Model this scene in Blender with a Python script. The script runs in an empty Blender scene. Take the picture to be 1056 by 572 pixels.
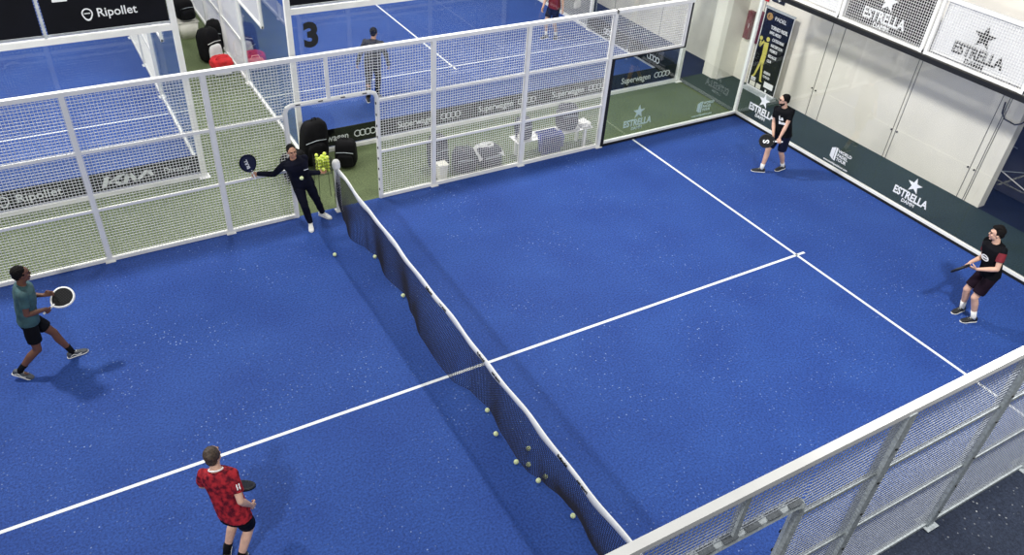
import bpy, bmesh, math, random
from mathutils import Vector, Matrix, Euler, noise
random.seed(7)
V = Vector
C = bpy.context.scene.collection
Z = V((0, 0, 1))

# ------------------------------------------------------------------ materials
def srgb(r, g, b):
    f = lambda c: (c/255/12.92) if c/255 <= 0.04045 else ((c/255+0.055)/1.055)**2.4
    return (f(r), f(g), f(b), 1)

def mat(name, col, rough=0.6, metal=0.0, spec=0.5, vary=0.0, scale=8.0, bump=0.0, col2=None, sheen=0.0):
    m = bpy.data.materials.new(name); m.use_nodes = True
    nt = m.node_tree; b = nt.nodes['Principled BSDF']
    b.inputs['Roughness'].default_value = rough
    b.inputs['Metallic'].default_value = metal
    b.inputs['Specular IOR Level'].default_value = spec
    c = srgb(*col)
    tc = nt.nodes.new('ShaderNodeTexCoord')
    n = nt.nodes.new('ShaderNodeTexNoise'); n.inputs['Scale'].default_value = scale; n.inputs['Detail'].default_value = 4
    nt.links.new(tc.outputs['Object'], n.inputs['Vector'])
    r = nt.nodes.new('ShaderNodeValToRGB')
    c2 = srgb(*col2) if col2 else tuple(min(1, x*(1+vary)) for x in c[:3])+(1,)
    c1 = c if col2 else tuple(x*(1-vary) for x in c[:3])+(1,)
    r.color_ramp.elements[0].position = 0.38; r.color_ramp.elements[1].position = 0.62
    r.color_ramp.elements[0].color = c1; r.color_ramp.elements[1].color = c2
    nt.links.new(n.outputs['Fac'], r.inputs['Fac'])
    nt.links.new(r.outputs['Color'], b.inputs['Base Color'])
    if bump:
        bp = nt.nodes.new('ShaderNodeBump'); bp.inputs['Strength'].default_value = bump; bp.inputs['Distance'].default_value = 0.01
        nt.links.new(n.outputs['Fac'], bp.inputs['Height']); nt.links.new(bp.outputs['Normal'], b.inputs['Normal'])
    return m

def turf(name, base, base2, sand, amount, fine=260.0, clump=0.7):
    m = bpy.data.materials.new(name); m.use_nodes = True
    nt = m.node_tree; b = nt.nodes['Principled BSDF']; L = nt.links
    b.inputs['Roughness'].default_value = 0.75; b.inputs['Specular IOR Level'].default_value = 0.25
    tc = nt.nodes.new('ShaderNodeTexCoord')
    def noi(s, d=2):
        n = nt.nodes.new('ShaderNodeTexNoise'); n.inputs['Scale'].default_value = s; n.inputs['Detail'].default_value = d
        L.new(tc.outputs['Object'], n.inputs['Vector']); return n
    def ramp(src, p0, c0, p1, c1):
        r = nt.nodes.new('ShaderNodeValToRGB'); e = r.color_ramp.elements
        e[0].position = p0; e[0].color = c0; e[1].position = p1; e[1].color = c1
        L.new(src, r.inputs['Fac']); return r
    a = ramp(noi(0.9, 5).outputs['Fac'], 0.3, srgb(*base), 0.7, srgb(*base2))
    g = ramp(noi(34, 5).outputs['Fac'], 0.33, (0.68, 0.68, 0.70, 1), 0.67, (1.30, 1.30, 1.28, 1))
    mul = nt.nodes.new('ShaderNodeMix'); mul.data_type = 'RGBA'; mul.blend_type = 'MULTIPLY'; mul.inputs[0].default_value = 1
    L.new(a.outputs['Color'], mul.inputs[6]); L.new(g.outputs['Color'], mul.inputs[7])
    vo = nt.nodes.new('ShaderNodeTexVoronoi'); vo.inputs['Scale'].default_value = fine/16; L.new(tc.outputs['Object'], vo.inputs['Vector'])
    sp = ramp(vo.outputs['Distance'], 0.13, (1, 1, 1, 1), 0.2, (0, 0, 0, 1))
    cl = ramp(noi(clump, 5).outputs['Fac'], 0.42, (0, 0, 0, 1), 0.66, (1, 1, 1, 1))
    pick = ramp(vo.outputs['Color'], 0.35, (0, 0, 0, 1), 0.8, (1, 1, 1, 1))
    m1 = nt.nodes.new('ShaderNodeMath'); m1.operation = 'MULTIPLY'; L.new(sp.outputs['Color'], m1.inputs[0]); L.new(cl.outputs['Color'], m1.inputs[1])
    m2 = nt.nodes.new('ShaderNodeMath'); m2.operation = 'MULTIPLY'; L.new(m1.outputs[0], m2.inputs[0]); L.new(pick.outputs['Color'], m2.inputs[1])
    m3 = nt.nodes.new('ShaderNodeMath'); m3.operation = 'MULTIPLY'; L.new(m2.outputs[0], m3.inputs[0]); m3.inputs[1].default_value = amount
    mx = nt.nodes.new('ShaderNodeMix'); mx.data_type = 'RGBA'
    L.new(m3.outputs[0], mx.inputs[0]); L.new(mul.outputs[2], mx.inputs[6]); mx.inputs[7].default_value = srgb(*sand)
    L.new(mx.outputs[2], b.inputs['Base Color'])
    bp = nt.nodes.new('ShaderNodeBump'); bp.inputs['Strength'].default_value = 0.35; bp.inputs['Distance'].default_value = 0.01
    L.new(noi(90, 3).outputs['Fac'], bp.inputs['Height']); L.new(bp.outputs['Normal'], b.inputs['Normal'])
    return m

def glass(name, tint):
    m = bpy.data.materials.new(name); m.use_nodes = True
    nt = m.node_tree; nt.nodes.clear(); L = nt.links
    o = nt.nodes.new('ShaderNodeOutputMaterial'); mx = nt.nodes.new('ShaderNodeMixShader')
    t = nt.nodes.new('ShaderNodeBsdfTransparent'); t.inputs['Color'].default_value = tint
    g = nt.nodes.new('ShaderNodeBsdfGlossy'); g.inputs['Roughness'].default_value = 0.0; g.inputs['Color'].default_value = (0.9, 0.93, 0.95, 1)
    fr = nt.nodes.new('ShaderNodeFresnel'); ge = nt.nodes.new('ShaderNodeNewGeometry')
    ml = nt.nodes.new('ShaderNodeMath'); ml.operation = 'MULTIPLY_ADD'; ml.inputs[1].default_value = 1/1.5-1.5; ml.inputs[2].default_value = 1.5
    L.new(ge.outputs['Backfacing'], ml.inputs[0]); L.new(ml.outputs[0], fr.inputs['IOR'])
    L.new(fr.outputs[0], mx.inputs[0]); L.new(t.outputs[0], mx.inputs[1]); L.new(g.outputs[0], mx.inputs[2]); L.new(mx.outputs[0], o.inputs['Surface'])
    return m

M = {}
M['blue'] = turf('blue_turf', (37, 67, 138), (44, 77, 149), (150, 172, 215), 0.9)
M['blue2'] = turf('blue_turf_neighbour', (42, 72, 142), (50, 82, 154), (140, 160, 205), 0.35)
M['green'] = turf('green_turf', (84, 96, 65), (94, 106, 73), (180, 190, 140), 0.25, clump=2)
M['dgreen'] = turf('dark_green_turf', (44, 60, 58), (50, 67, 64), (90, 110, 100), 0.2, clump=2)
M['dblue'] = turf('shaded_blue_mat', (26, 38, 74), (32, 46, 86), (90, 110, 150), 0.3, clump=2)  # blue floor beside court 3, its shade mixed into the colour
M['rblue'] = turf('recess_shaded_blue', (14, 22, 38), (18, 28, 46), (60, 80, 110), 0.2)  # darker copy of the blue mat, recess shade put in the colour
M['concrete'] = turf('sandy_dark_floor', (36, 44, 62), (50, 58, 76), (215, 220, 224), 1.0, fine=210, clump=1.6)
M['line'] = mat('white_line', (232, 236, 240), 0.8, vary=0.05, scale=40)
M['white'] = mat('white_paint', (240, 240, 238), 0.45, vary=0.03, scale=3)
M['greypaint'] = mat('worn_white_paint', (190, 195, 200), 0.5, vary=0.12, scale=14)
M['galv'] = mat('galvanised_steel', (172, 180, 184), 0.5, metal=0.0, vary=0.16, scale=30)
M['shade'] = mat('dull_dark_steel', (92, 98, 104), 0.6, vary=0.2, scale=20)
M['wire'] = mat('white_wire', (238, 238, 236), 0.5, vary=0.03)
M['greywire'] = mat('galvanised_wire', (176, 182, 192), 0.45, metal=0.2, vary=0.08)
M['black'] = mat('black_metal', (14, 16, 20), 0.5, vary=0.2)
M['rubber'] = mat('black_gasket', (9, 11, 20), 0.7, vary=0.2)
M['banner'] = mat('black_banner', (8, 9, 17), 0.5, spec=0.2, vary=0.25, scale=2)
M['bannerw'] = mat('white_banner', (222, 223, 224), 0.6, vary=0.03, scale=3)
M['ink'] = mat('white_print', (238, 240, 242), 0.6, vary=0.02)
M['inkg'] = mat('pale_green_print', (190, 214, 205), 0.6, vary=0.04)
M['blackink'] = mat('black_print', (22, 24, 28), 0.6, vary=0.1)
M['wall'] = mat('cream_wall', (240, 235, 224), 0.7, vary=0.035, scale=1.3, bump=0.05)
M['joint'] = mat('wall_joint', (120, 118, 110), 0.8, vary=0.1)
M['curtain'] = mat('dark_storage_grey', (46, 46, 54), 0.8, vary=0.2, scale=4)
M['net'] = mat('navy_net_cord', (8, 12, 38), 0.8, vary=0.15, scale=30)
M['tape'] = mat('white_net_tape', (236, 238, 240), 0.6, vary=0.04, scale=10, bump=0.2)
M['ball'] = mat('pale_tennis_ball', (214, 226, 170), 0.9, vary=0.08, scale=40)
M['ballw'] = mat('ball_seam', (240, 242, 235), 0.8)
M['bally'] = mat('yellow_tennis_ball', (216, 232, 84), 0.9, vary=0.08, scale=40)
M['red'] = mat('red_fabric', (200, 34, 40), 0.8, vary=0.15, scale=9, bump=0.3)
M['darkred'] = mat('dark_red_cabinet', (108, 22, 40), 0.5, vary=0.08)
M['bagblack'] = mat('black_bag_fabric', (11, 11, 14), 0.8, spec=0.2, vary=0.25, scale=12, bump=0.4)
M['bagnavy'] = mat('navy_bag_fabric', (26, 29, 52), 0.8, vary=0.2, scale=12, bump=0.4)
M['baggrey'] = mat('grey_bag_fabric', (30, 31, 40), 0.8, vary=0.2, scale=12, bump=0.4)
M['jacketblue'] = mat('navy_blue_jacket', (46, 56, 124), 0.85, vary=0.15, scale=9, bump=0.4)
M['cloth'] = mat('white_cloth', (226, 226, 224), 0.85, vary=0.06, scale=7, bump=0.4)
M['pail'] = mat('white_plastic', (222, 220, 208), 0.5, vary=0.03)
M['yellow'] = mat('yellow_print', (206, 198, 96), 0.6, vary=0.05)
M['gold'] = mat('gold_print', (176, 136, 70), 0.6, vary=0.05)
M['glass'] = glass('clear_glass', (0.988, 0.994, 0.99, 1))
M['glassg'] = glass('green_tinted_glass', (0.92, 0.945, 0.935, 1))

# ------------------------------------------------------------------ object helpers
def woff(p):
    o = V((0, 0, 0))
    while p is not None:
        o += p.location; p = p.parent
    return o

def finish(name, me, m, parent=None, smooth=False):
    o = bpy.data.objects.new(name, me); C.objects.link(o)
    if m is not None and not me.materials: me.materials.append(m)
    if smooth:
        for p in me.polygons: p.use_smooth = True
    if parent is not None: o.parent = parent
    return o

def obj(name, bm, m, parent=None, smooth=False, loc=None):
    """world-space bmesh -> one mesh object (origin at loc, or at the parent's origin)"""
    off = woff(parent) if parent is not None else V((0, 0, 0))
    if loc is not None: off = V(loc)
    bmesh.ops.recalc_face_normals(bm, faces=bm.faces)
    if off.length > 0: bmesh.ops.translate(bm, verts=bm.verts, vec=-off)
    me = bpy.data.meshes.new(name); bm.to_mesh(me); bm.free()
    o = finish(name, me, m, parent, smooth)
    if parent is None and loc is not None: o.location = V(loc)
    return o

def tag(o, label, cat=None, group=None, kind=None):
    if label: o['label'] = label
    if cat: o['category'] = cat
    if group: o['group'] = group
    if kind: o['kind'] = kind
    return o

def thing(name, loc, label, cat, group=None):
    o = bpy.data.objects.new(name, None); C.objects.link(o); o.location = V(loc); o.empty_display_size = 0.1
    return tag(o, label, cat, group)

def struct(name, bm, m, label=None):
    o = obj(name, bm, m); o['kind'] = 'structure'
    if label: o['label'] = label
    return o

def dup(root, loc, rz=0.0, label=None, rot=None):
    r = root.copy(); C.objects.link(r); r.location = V(loc)
    r.rotation_euler = rot if rot else (0, 0, rz)
    if label: r['label'] = label
    for ch in list(root.children):
        c = ch.copy(); C.objects.link(c); c.parent = r
        for g in list(ch.children):
            d = g.copy(); C.objects.link(d); d.parent = c
    return r

def BM(): return bmesh.new()

def obox(bm, O, u, n, s0, s1, d0, d1, z0, z1):
    O = V(O); vs = []
    for z in (z0, z1):
        for s, d in ((s0, d0), (s1, d0), (s1, d1), (s0, d1)):
            vs.append(bm.verts.new(O+u*s+n*d+Z*z))
    for f in ((0, 1, 2, 3), (7, 6, 5, 4), (0, 4, 5, 1), (1, 5, 6, 2), (2, 6, 7, 3), (3, 7, 4, 0)):
        bm.faces.new([vs[i] for i in f])
    return vs

X = V((1, 0, 0)); Y = V((0, 1, 0))
def box(bm, x0, x1, y0, y1, z0, z1): return obox(bm, (0, 0, 0), X, Y, x0, x1, y0, y1, z0, z1)

def bbox(x0, x1, y0, y1, z0, z1, bev=0.0, seg=2):
    bm = BM(); box(bm, x0, x1, y0, y1, z0, z1)
    if bev: bmesh.ops.bevel(bm, geom=bm.edges[:], offset=bev, segments=seg, profile=0.5, affect='EDGES')
    return bm

def frame_of(d):
    d = d.normalized(); a = Z if abs(d.z) < 0.9 else X
    x = d.cross(a).normalized(); return x, d.cross(x).normalized()

def tube(bm, pts, rads, seg=10, cap='round', closed=False):
    """swept tube through pts; cap: round / flat"""
    pts = [V(p) for p in pts]
    if not hasattr(rads, '__len__'): rads = [rads]*len(pts)
    rads = list(rads)
    rings = []; P = []; R = []; D = []
    n = len(pts)
    for i in range(n):
        if closed: d = pts[(i+1) % n]-pts[i-1]
        else: d = pts[min(i+1, n-1)]-pts[max(i-1, 0)]
        D.append(d.normalized())
    if cap == 'round' and not closed:
        for k in range(1, 4)[::-1]:
            a = k*math.pi/8
            P.append(pts[0]-D[0]*rads[0]*math.sin(a)); R.append(rads[0]*math.cos(a)); 
        Dd = [D[0]]*3+D
        P += pts; R += rads
        for k in range(1, 4):
            a = k*math.pi/8
            P.append(pts[-1]+D[-1]*rads[-1]*math.sin(a)); R.append(rads[-1]*math.cos(a))
        Dd += [D[-1]]*3
    else: P, R, Dd = pts, rads, D
    x, y = frame_of(Dd[0])
    for i, (p, r, d) in enumerate(zip(P, R, Dd)):
        x = (x-d*x.dot(d)).normalized(); y = d.cross(x)
        rings.append([bm.verts.new(p+(x*math.cos(2*math.pi*k/seg)+y*math.sin(2*math.pi*k/seg))*r) for k in range(seg)])
    m = len(rings)
    for i in range(m if closed else m-1):
        a, b = rings[i], rings[(i+1) % m]
        for k in range(seg):
            bm.faces.new((a[k], a[(k+1) % seg], b[(k+1) % seg], b[k]))
    if not closed:
        bm.faces.new(rings[0][::-1]); bm.faces.new(rings[-1])

def loft(bm, secs, seg=28, power=2.4):
    """secs: (centre, xaxis, yaxis, hw, hd)"""
    rings = []
    for c, xa, ya, hw, hd in secs:
        ring = []
        for k in range(seg):
            a = 2*math.pi*k/seg; ca, sa = math.cos(a), math.sin(a)
            cx = math.copysign(abs(ca)**(2/power), ca); sy = math.copysign(abs(sa)**(2/power), sa)
            ring.append(bm.verts.new(V(c)+xa*hw*cx+ya*hd*sy))
        rings.append(ring)
    for a, b in zip(rings, rings[1:]):
        for k in range(seg): bm.faces.new((a[k], a[(k+1) % seg], b[(k+1) % seg], b[k]))
    bm.faces.new(rings[0][::-1]); bm.faces.new(rings[-1])

def ell(bm, c, rx, ry, rz, R=None, sub=3):
    R = R or Matrix.Identity(3)
    r = bmesh.ops.create_icosphere(bm, subdivisions=sub, radius=1)
    for v in r['verts']:
        v.co = V(c)+R @ V((v.co.x*rx, v.co.y*ry, v.co.z*rz))
    return r['verts']

def remeshed(name, bm, voxel, m, parent=None, smooth_it=4, loc=None, deform=None):
    """one continuous skin round overlapping solids"""
    off = woff(parent) if parent is not None else (V(loc) if loc is not None else V((0, 0, 0)))
    bmesh.ops.recalc_face_normals(bm, faces=bm.faces)
    me = bpy.data.meshes.new(name); bm.to_mesh(me); bm.free()
    o = bpy.data.objects.new(name, me); C.objects.link(o)
    md = o.modifiers.new('r', 'REMESH'); md.mode = 'VOXEL'; md.voxel_size = voxel
    ms = o.modifiers.new('s', 'SMOOTH'); ms.factor = 0.5; ms.iterations = smooth_it
    dg = bpy.context.evaluated_depsgraph_get()
    me2 = bpy.data.meshes.new_from_object(o.evaluated_get(dg))
    bpy.data.objects.remove(o); bpy.data.meshes.remove(me)
    me2.name = name
    if deform:
        for v in me2.vertices: v.co = deform(v.co.copy())
    for v in me2.vertices: v.co -= off
    me2.materials.clear()
    o = finish(name, me2, m, parent, True)
    if parent is None: o.location = off
    return o

def text(body, size, m, parent, pos, right, up, name='lettering', bold=0.0, align='LEFT', thick=0.004, sx=1.0, shear=0.0):
    cu = bpy.data.curves.new('t', 'FONT'); cu.body = body; cu.size = size; cu.offset = bold*size; cu.extrude = thick/2
    cu.align_x = align; cu.shear = shear; cu.resolution_u = 3
    o = bpy.data.objects.new('t', cu); C.objects.link(o)
    dg = bpy.context.evaluated_depsgraph_get()
    me = bpy.data.meshes.new_from_object(o.evaluated_get(dg))
    bpy.data.objects.remove(o); bpy.data.curves.remove(cu)
    right = V(right).normalized(); up = V(up).normalized(); nn = right.cross(up)
    off = woff(parent)
    for v in me.vertices:
        v.co = V(pos)+right*v.co.x*sx+up*v.co.y+nn*v.co.z-off
    me.name = name
    me.materials.clear()
    return finish(name, me, m, parent)

def prism(bm, pts2, O, right, up, thick=0.004):
    """flat polygon in the plane (right, up) extruded towards the viewer"""
    right = V(right); up = V(up); nn = right.cross(up).normalized(); O = V(O)
    a = [bm.verts.new(O+right*x+up*y-nn*thick/2) for x, y in pts2]
    b = [bm.verts.new(O+right*x+up*y+nn*thick/2) for x, y in pts2]
    n = len(a)
    bm.faces.new(a[::-1]); bm.faces.new(b)
    for i in range(n): bm.faces.new((a[i], a[(i+1) % n], b[(i+1) % n], b[i]))

def ring2(bm, cx, cy, ro, ri, O, right, up, thick=0.004, seg=20, sx=1):
    for k in range(seg):
        a0, a1 = 2*math.pi*k/seg, 2*math.pi*(k+1)/seg
        prism(bm, [(cx+sx*ri*math.cos(a0), cy+ri*math.sin(a0)), (cx+sx*ro*math.cos(a0), cy+ro*math.sin(a0)),
                   (cx+sx*ro*math.cos(a1), cy+ro*math.sin(a1)), (cx+sx*ri*math.cos(a1), cy+ri*math.sin(a1))], O, right, up, thick)

def star(bm, cx, cy, r, O, right, up, thick=0.004, tilt=0.0):
    pts = []
    for k in range(10):
        a = math.pi/2+k*math.pi/5+tilt; q = r if k % 2 == 0 else r*0.40
        pts.append((cx+q*math.cos(a), cy+q*math.sin(a)))
    prism(bm, pts, O, right, up, thick)

def beer_logo(parent, O, right, up, s, m):
    """five pointed star over ESTRELLA / DAMM; O = middle of the big word's baseline, s = cap height scale"""
    O = V(O); right = V(right); up = V(up)
    b = BM(); star(b, 0, 0.64*s, 0.33*s, O, right, up); obj('star', b, m, parent)
    text('ESTRELLA', 0.44*s, m, parent, O, right, up, bold=0.03, align='CENTER', sx=0.82)
    text('DAMM', 0.20*s, m, parent, O-up*0.20*s, right, up, bold=0.018, align='CENTER', sx=1.0)

def tour_logo(parent, O, right, up, s, m):
    O = V(O); right = V(right); up = V(up); b = BM()
    prism(b, [(-.55*s, .1*s), (-.28*s, -.05*s), (-.28*s, .75*s), (-.55*s, .62*s)], O, right, up)
    prism(b, [(-.24*s, -.05*s), (-.12*s, -.05*s), (-.12*s, .75*s), (-.24*s, .75*s)], O, right, up)
    obj('emblem', b, m, parent)
    for k, w in enumerate(('WORLD', 'PADEL', 'TOUR')):
        text(w, 0.26*s, m, parent, O+right*(-.06*s)+up*(.52*s-.25*s*k), right, up, bold=0.02)
    text('www.worldpadeltour.com', 0.17*s, m, parent, O-up*0.30*s, right, up, bold=0.02, align='CENTER', sx=1.0)

def pin_logo(parent, O, right, up, s, m):
    b = BM(); n = 26; out = []; inn = []
    for k in range(n):
        a = math.pi/2+2*math.pi*k/n
        r = 1.0+0.42*max(0, -math.sin(a))**5
        out.append((s*r*math.cos(a), s*r*math.sin(a))); inn.append((s*.76*r*math.cos(a), s*.76*r*math.sin(a)))
    for k in range(n):
        j = (k+1) % n; prism(b, [inn[k], out[k], out[j], inn[j]], O, right, up)
    prism(b, [(-.55*s, -.06*s), (.55*s, -.06*s), (.55*s, .1*s), (-.55*s, .1*s)], O, right, up)
    obj('emblem', b, m, parent)

def rings_logo(parent, O, right, up, r, m):
    b = BM()
    for k in range(4): ring2(b, k*1.5*r, 0, r, r*0.72, O, right, up, 0.004+0.0005*k)
    obj('rings', b, m, parent)

# ------------------------------------------------------------------ fence / glass builders
def wires(O, u, n, s0, s1, z0, z1, sp=0.05, r=0.003):
    bm = BM()
    k = int(round((s1-s0)/sp))
    for i in range(1, k):
        s = s0+(s1-s0)*i/k; obox(bm, O, u, n, s-r, s+r, -r, r, z0, z1)
    k = int(round((z1-z0)/sp))
    for i in range(1, k):
        z = z0+(z1-z0)*i/k; obox(bm, O, u, n, s0, s1, r, 3*r, z-r, z+r)
    return bm

def post(parent, O, u, n, s, z0, z1, m, w=0.08, foot=True, name='post'):
    b = BM(); obox(b, O, u, n, s-w/2, s+w/2, -w/2, w/2, z0, z1)
    if foot: obox(b, O, u, n, s-w, s+w, -w, w, z0, z0+0.012)
    return obj(name, b, m, parent)

def rail(parent, O, u, n, s0, s1, z, m, w=0.06, h=0.06, name='rail', d=0.0):
    b = BM(); obox(b, O, u, n, s0, s1, d-w/2, d+w/2, z-h/2, z+h/2)
    return obj(name, b, m, parent)

def mesh_bays(parent, O, u, n, posts, zz, m, r=0.003):
    for a, b_ in zip(posts, posts[1:]):
        for z0, z1 in zz:
            obj('wire_mesh', wires(O, u, n, a, b_, z0, z1, r=r), m, parent)

def pane(parent, O, u, n, s0, s1, z0, z1, m, t=0.012):
    b = BM(); obox(b, O, u, n, s0+0.006, s1-0.006, -t/2, t/2, z0, z1)
    return obj('glass_pane', b, m, parent)

def door_frame(parent, O, u, n, s0, s1, h, m, w=0.085):
    b = BM()
    tube(b, [V(O)+u*s0, V(O)+u*s0+Z*(h-0.12), V(O)+u*(s0+0.035)+Z*(h-0.035), V(O)+u*(s0+0.12)+Z*h,
             V(O)+u*(s1-0.12)+Z*h, V(O)+u*(s1-0.035)+Z*(h-0.035), V(O)+u*s1+Z*(h-0.12), V(O)+u*s1], w/2, 8, 'flat')
    return obj('door_frame', b, m, parent)

# ================================================================== THE SETTING
b = BM(); box(b, -16, 20, -14, 32, -0.10, -0.012); struct('floor', b, M['concrete'])
b = BM(); box(b, -10, 10.06, -5, 5, -0.012, 0.0); struct('court_turf', b, M['blue'], 'blue artificial turf of the near court')
b = BM(); box(b, 0.05, 10.05, 7.12, 27.1, -0.012, 0.0); struct('court_turf', b, M['blue2'], 'blue artificial turf of court 3 behind the aisle')
b = BM(); box(b, -11.95, -1.95, 7.12, 27.1, -0.012, 0.0); struct('court_turf', b, M['blue2'], 'blue artificial turf of the court at upper left')
b = BM(); box(b, -12, 10.12, 5.0, 7.12, -0.012, -0.002); box(b, -1.95, 0.05, 7.12, 30, -0.012, -0.002)
struct('carpet_aisle', b, M['green'], 'green turf carpet of the aisles between the courts')
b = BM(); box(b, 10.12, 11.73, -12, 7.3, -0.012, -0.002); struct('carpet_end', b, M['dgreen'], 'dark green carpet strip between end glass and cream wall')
b = BM(); box(b, 10.05, 11.73, 7.3, 27, -0.012, -0.002); struct('mat_side', b, M['dblue'], 'blue mat beside court 3, shade put in its colour')
b = BM(); box(b, 11.73, 20, -12, -0.35, -0.012, -0.002); box(b, 11.95, 20, -0.35, 3, -0.012, -0.002); struct('mat_recess', b, M['rblue'], 'blue floor of the recess past the cream wall, shade in its colour')

def line(x0, x1, y0, y1, l=None):
    b = BM(); box(b, x0, x1, y0, y1, 0.0, 0.003); o = struct('court_line', b, M['line'], l)
line(-6.95, 7.15, -0.025, 0.025, 'white centre service line of the near court')
line(6.925, 6.975, -4.97, 4.97, 'white service line near the end glass'); line(-6.975, -6.925, -4.97, 4.97, 'white service line at the left end')
line(0.1, 10.0, 10.2, 10.25, 'service line of court 3'); line(5.05, 5.1, 10.0, 24.1, 'centre line of court 3')
line(-11.9, -2.0, 10.2, 10.25, 'service line of the upper left court'); line(-6.97, -6.92, 10.0, 24.1, 'centre line of the upper left court')

b = BM(); box(b, 11.73, 11.95, -0.41, 32, -0.01, 7.5); struct('wall_right', b, M['wall'])
b = BM()
for y in (6.35, 4.28, 3.93, 1.98, 1.9, 0.08, -0.06, -0.1):
    box(b, 11.722, 11.731, y-0.006, y+0.006, 0, 7.5)
for y in (7.75, 10, 12.2, 14.4): box(b, 11.722, 11.731, y-0.006, y+0.006, 0, 7.5)
struct('trim_1', b, M['joint'], 'thin vertical panel joints of the cream wall')
b = BM(); 
pts = [(11.05, 7.3), (11.05, 6.95), (11.14, 6.85), (11.73, 6.85), (11.73, 7.3)]
prism(b, pts, (0, 0, 3.75), X, Y, 7.5)
struct('wall_pier', b, M['wall'])
b = BM(); box(b, 11.70, 11.735, -0.45, 30, 4.55, 4.62); box(b, 11.66, 11.70, -0.45, 30, 4.60, 4.64); struct('trim_2', b, M['joint'], 'grey cable tray high on the cream wall')
b = BM(); box(b, 17.9, 18.1, -12, 3, 0, 7.5); struct('wall_recess', b, M['curtain'])
# bolts on the wall joints
boltset = 0
bolt = thing('wall_bolt', (11.72, 4.32, 0.68), 'small dark bolt in the cream wall, left of a joint pair nearest the banner stand', 'bolt', 'bolts of the cream wall')
bb = BM(); tube(bb, [(11.735, 4.32, .68), (11.708, 4.32, .68)], 0.018, 10, 'flat'); obj('bolt_head', bb, M['black'], bolt)
for y, z, l in ((4.2, 0.66, 'small dark bolt in the cream wall, right of the joint nearest the banner stand'),
                (2.0, 0.66, 'small dark bolt in the cream wall, left of the middle joint'),
                (1.86, 0.66, 'small dark bolt in the cream wall, right of the middle joint'),
                (0.12, 0.68, 'small dark bolt in the cream wall, left of the joint by the wall end'),
                (-0.02, 0.68, 'small dark bolt in the cream wall, right of the joint by the wall end')):
    dup(bolt, (11.72, y, z), 0, l)

# ================================================================== NEAR COURT: far side fence (y = 5)
def side_fence(y, sgn, mm, mw, labels, r, h, dh, dx0, dx1, near):
    O = V((0, y, 0)); u = X; n = Y*sgn
    f = thing('side_fence', (0, y, 0), labels[0], 'fence')
    for s in (-6, -4, -2, 2, 4, 6): post(f, O, u, n, s, 0, h-0.03, mm, 0.08 if sgn > 0 else 0.105)
    post(f, O, u, n, 0.0, dh, h-0.03, mm, 0.06, False)
    rail(f, O, u, n, -6.04, 6.04, h, M['white'], 0.085, 0.07, 'top_rail')
    rail(f, O, u, n, -6.04, dx0, 0.03, mm, 0.06, 0.06, 'bottom_rail'); rail(f, O, u, n, dx1, 6.04, 0.03, mm, 0.06, 0.06, 'bottom_rail')
    for z in near:
        rail(f, O, u, n, -6.0, dx0, z, mm, 0.04, 0.045); rail(f, O, u, n, dx1, 6.0, z, mm, 0.04, 0.045)
    door_frame(f, O, u, n, dx0, dx1, dh, mm, 0.085 if sgn > 0 else 0.12)
    mesh_bays(f, O, u, n, [-6, -4, -2, dx0], [(0.05, h-0.03)], mw, r)
    mesh_bays(f, O, u, n, [dx1, 2, 4, 6], [(0.05, h-0.03)], mw, r)
    obj('wire_mesh', wires(O, u, n, dx0, dx1, dh+0.03, h-0.03, r=r), mw, f)
    return f
ff = side_fence(5.0, 1, M['white'], M['wire'], ('white wire mesh side fence with doorway beside the coach',), 0.0031, 2.97, 2.18, -0.78, 0.88, (0.98, 2.0))
# rubber bumper dashes on the far door frame
for k in range(9): obj('screw', bbox(0.83, 0.842, 4.93, 4.96, 0.2+0.22*k, 0.24+0.22*k, .002), M['blackink'], ff)
for k in range(4): obj('screw', bbox(-0.6+0.4*k, -0.52+0.4*k, 4.94, 4.958, 2.19, 2.205, .002), M['blackink'], ff)
nf = side_fence(-5.0, -1, M['galv'], M['greywire'], ('galvanised wire mesh side fence in the foreground with white top rail',), 0.003, 3.0, 2.36, -0.85, 0.86, (1.15, 2.12))
for k in range(6): obj('slot', bbox(-0.66+0.26*k, -0.50+0.26*k, -5.055, -4.975, 2.41, 2.422, .002), M['shade'], nf)
for k in range(7): obj('bolt', bbox(0.835, 0.885, -4.945, -4.932, 0.3+0.3*k, 0.34+0.3*k, .003), M['blackink'], nf)
for s, zs in ((2, (0.4, 0.9, 1.5, 2.0, 2.5)), (4, (0.3, 0.8, 1.3, 1.9, 2.3, 2.7))):
    for z in zs:
        b = BM(); tube(b, [(s+0.0, -4.935, z), (s, -5.065, z)], 0.014, 8, 'flat'); obj('bolt', b, M['black'], nf)

# far side glass (y=5, x 6..10)
O = V((0, 5, 0)); u, n = X, Y
g = thing('side_glass_wall', (8, 5, 0), 'stepped side glass wall with pale beer star logo at the far corner', 'glass wall')
b = BM(); box(b, 6.05, 10.04, 4.955, 5.06, 0, 0.055); obj('kerb', b, M['rubber'], g)
b = BM(); box(b, 6.06, 10.04, 4.97, 5.04, 0.055, 0.10); obj('bottom_frame', b, M['white'], g)
b = BM(); box(b, 6.045, 6.13, 4.965, 5.035, 0.0, 1.99); obj('gasket_post', b, M['rubber'], g)
pane(g, O, u, n, 6.13, 8.0, 0.10, 1.97, M['glassg']); pane(g, O, u, n, 8.0, 10.05, 0.10, 3.0, M['glassg'])
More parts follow.
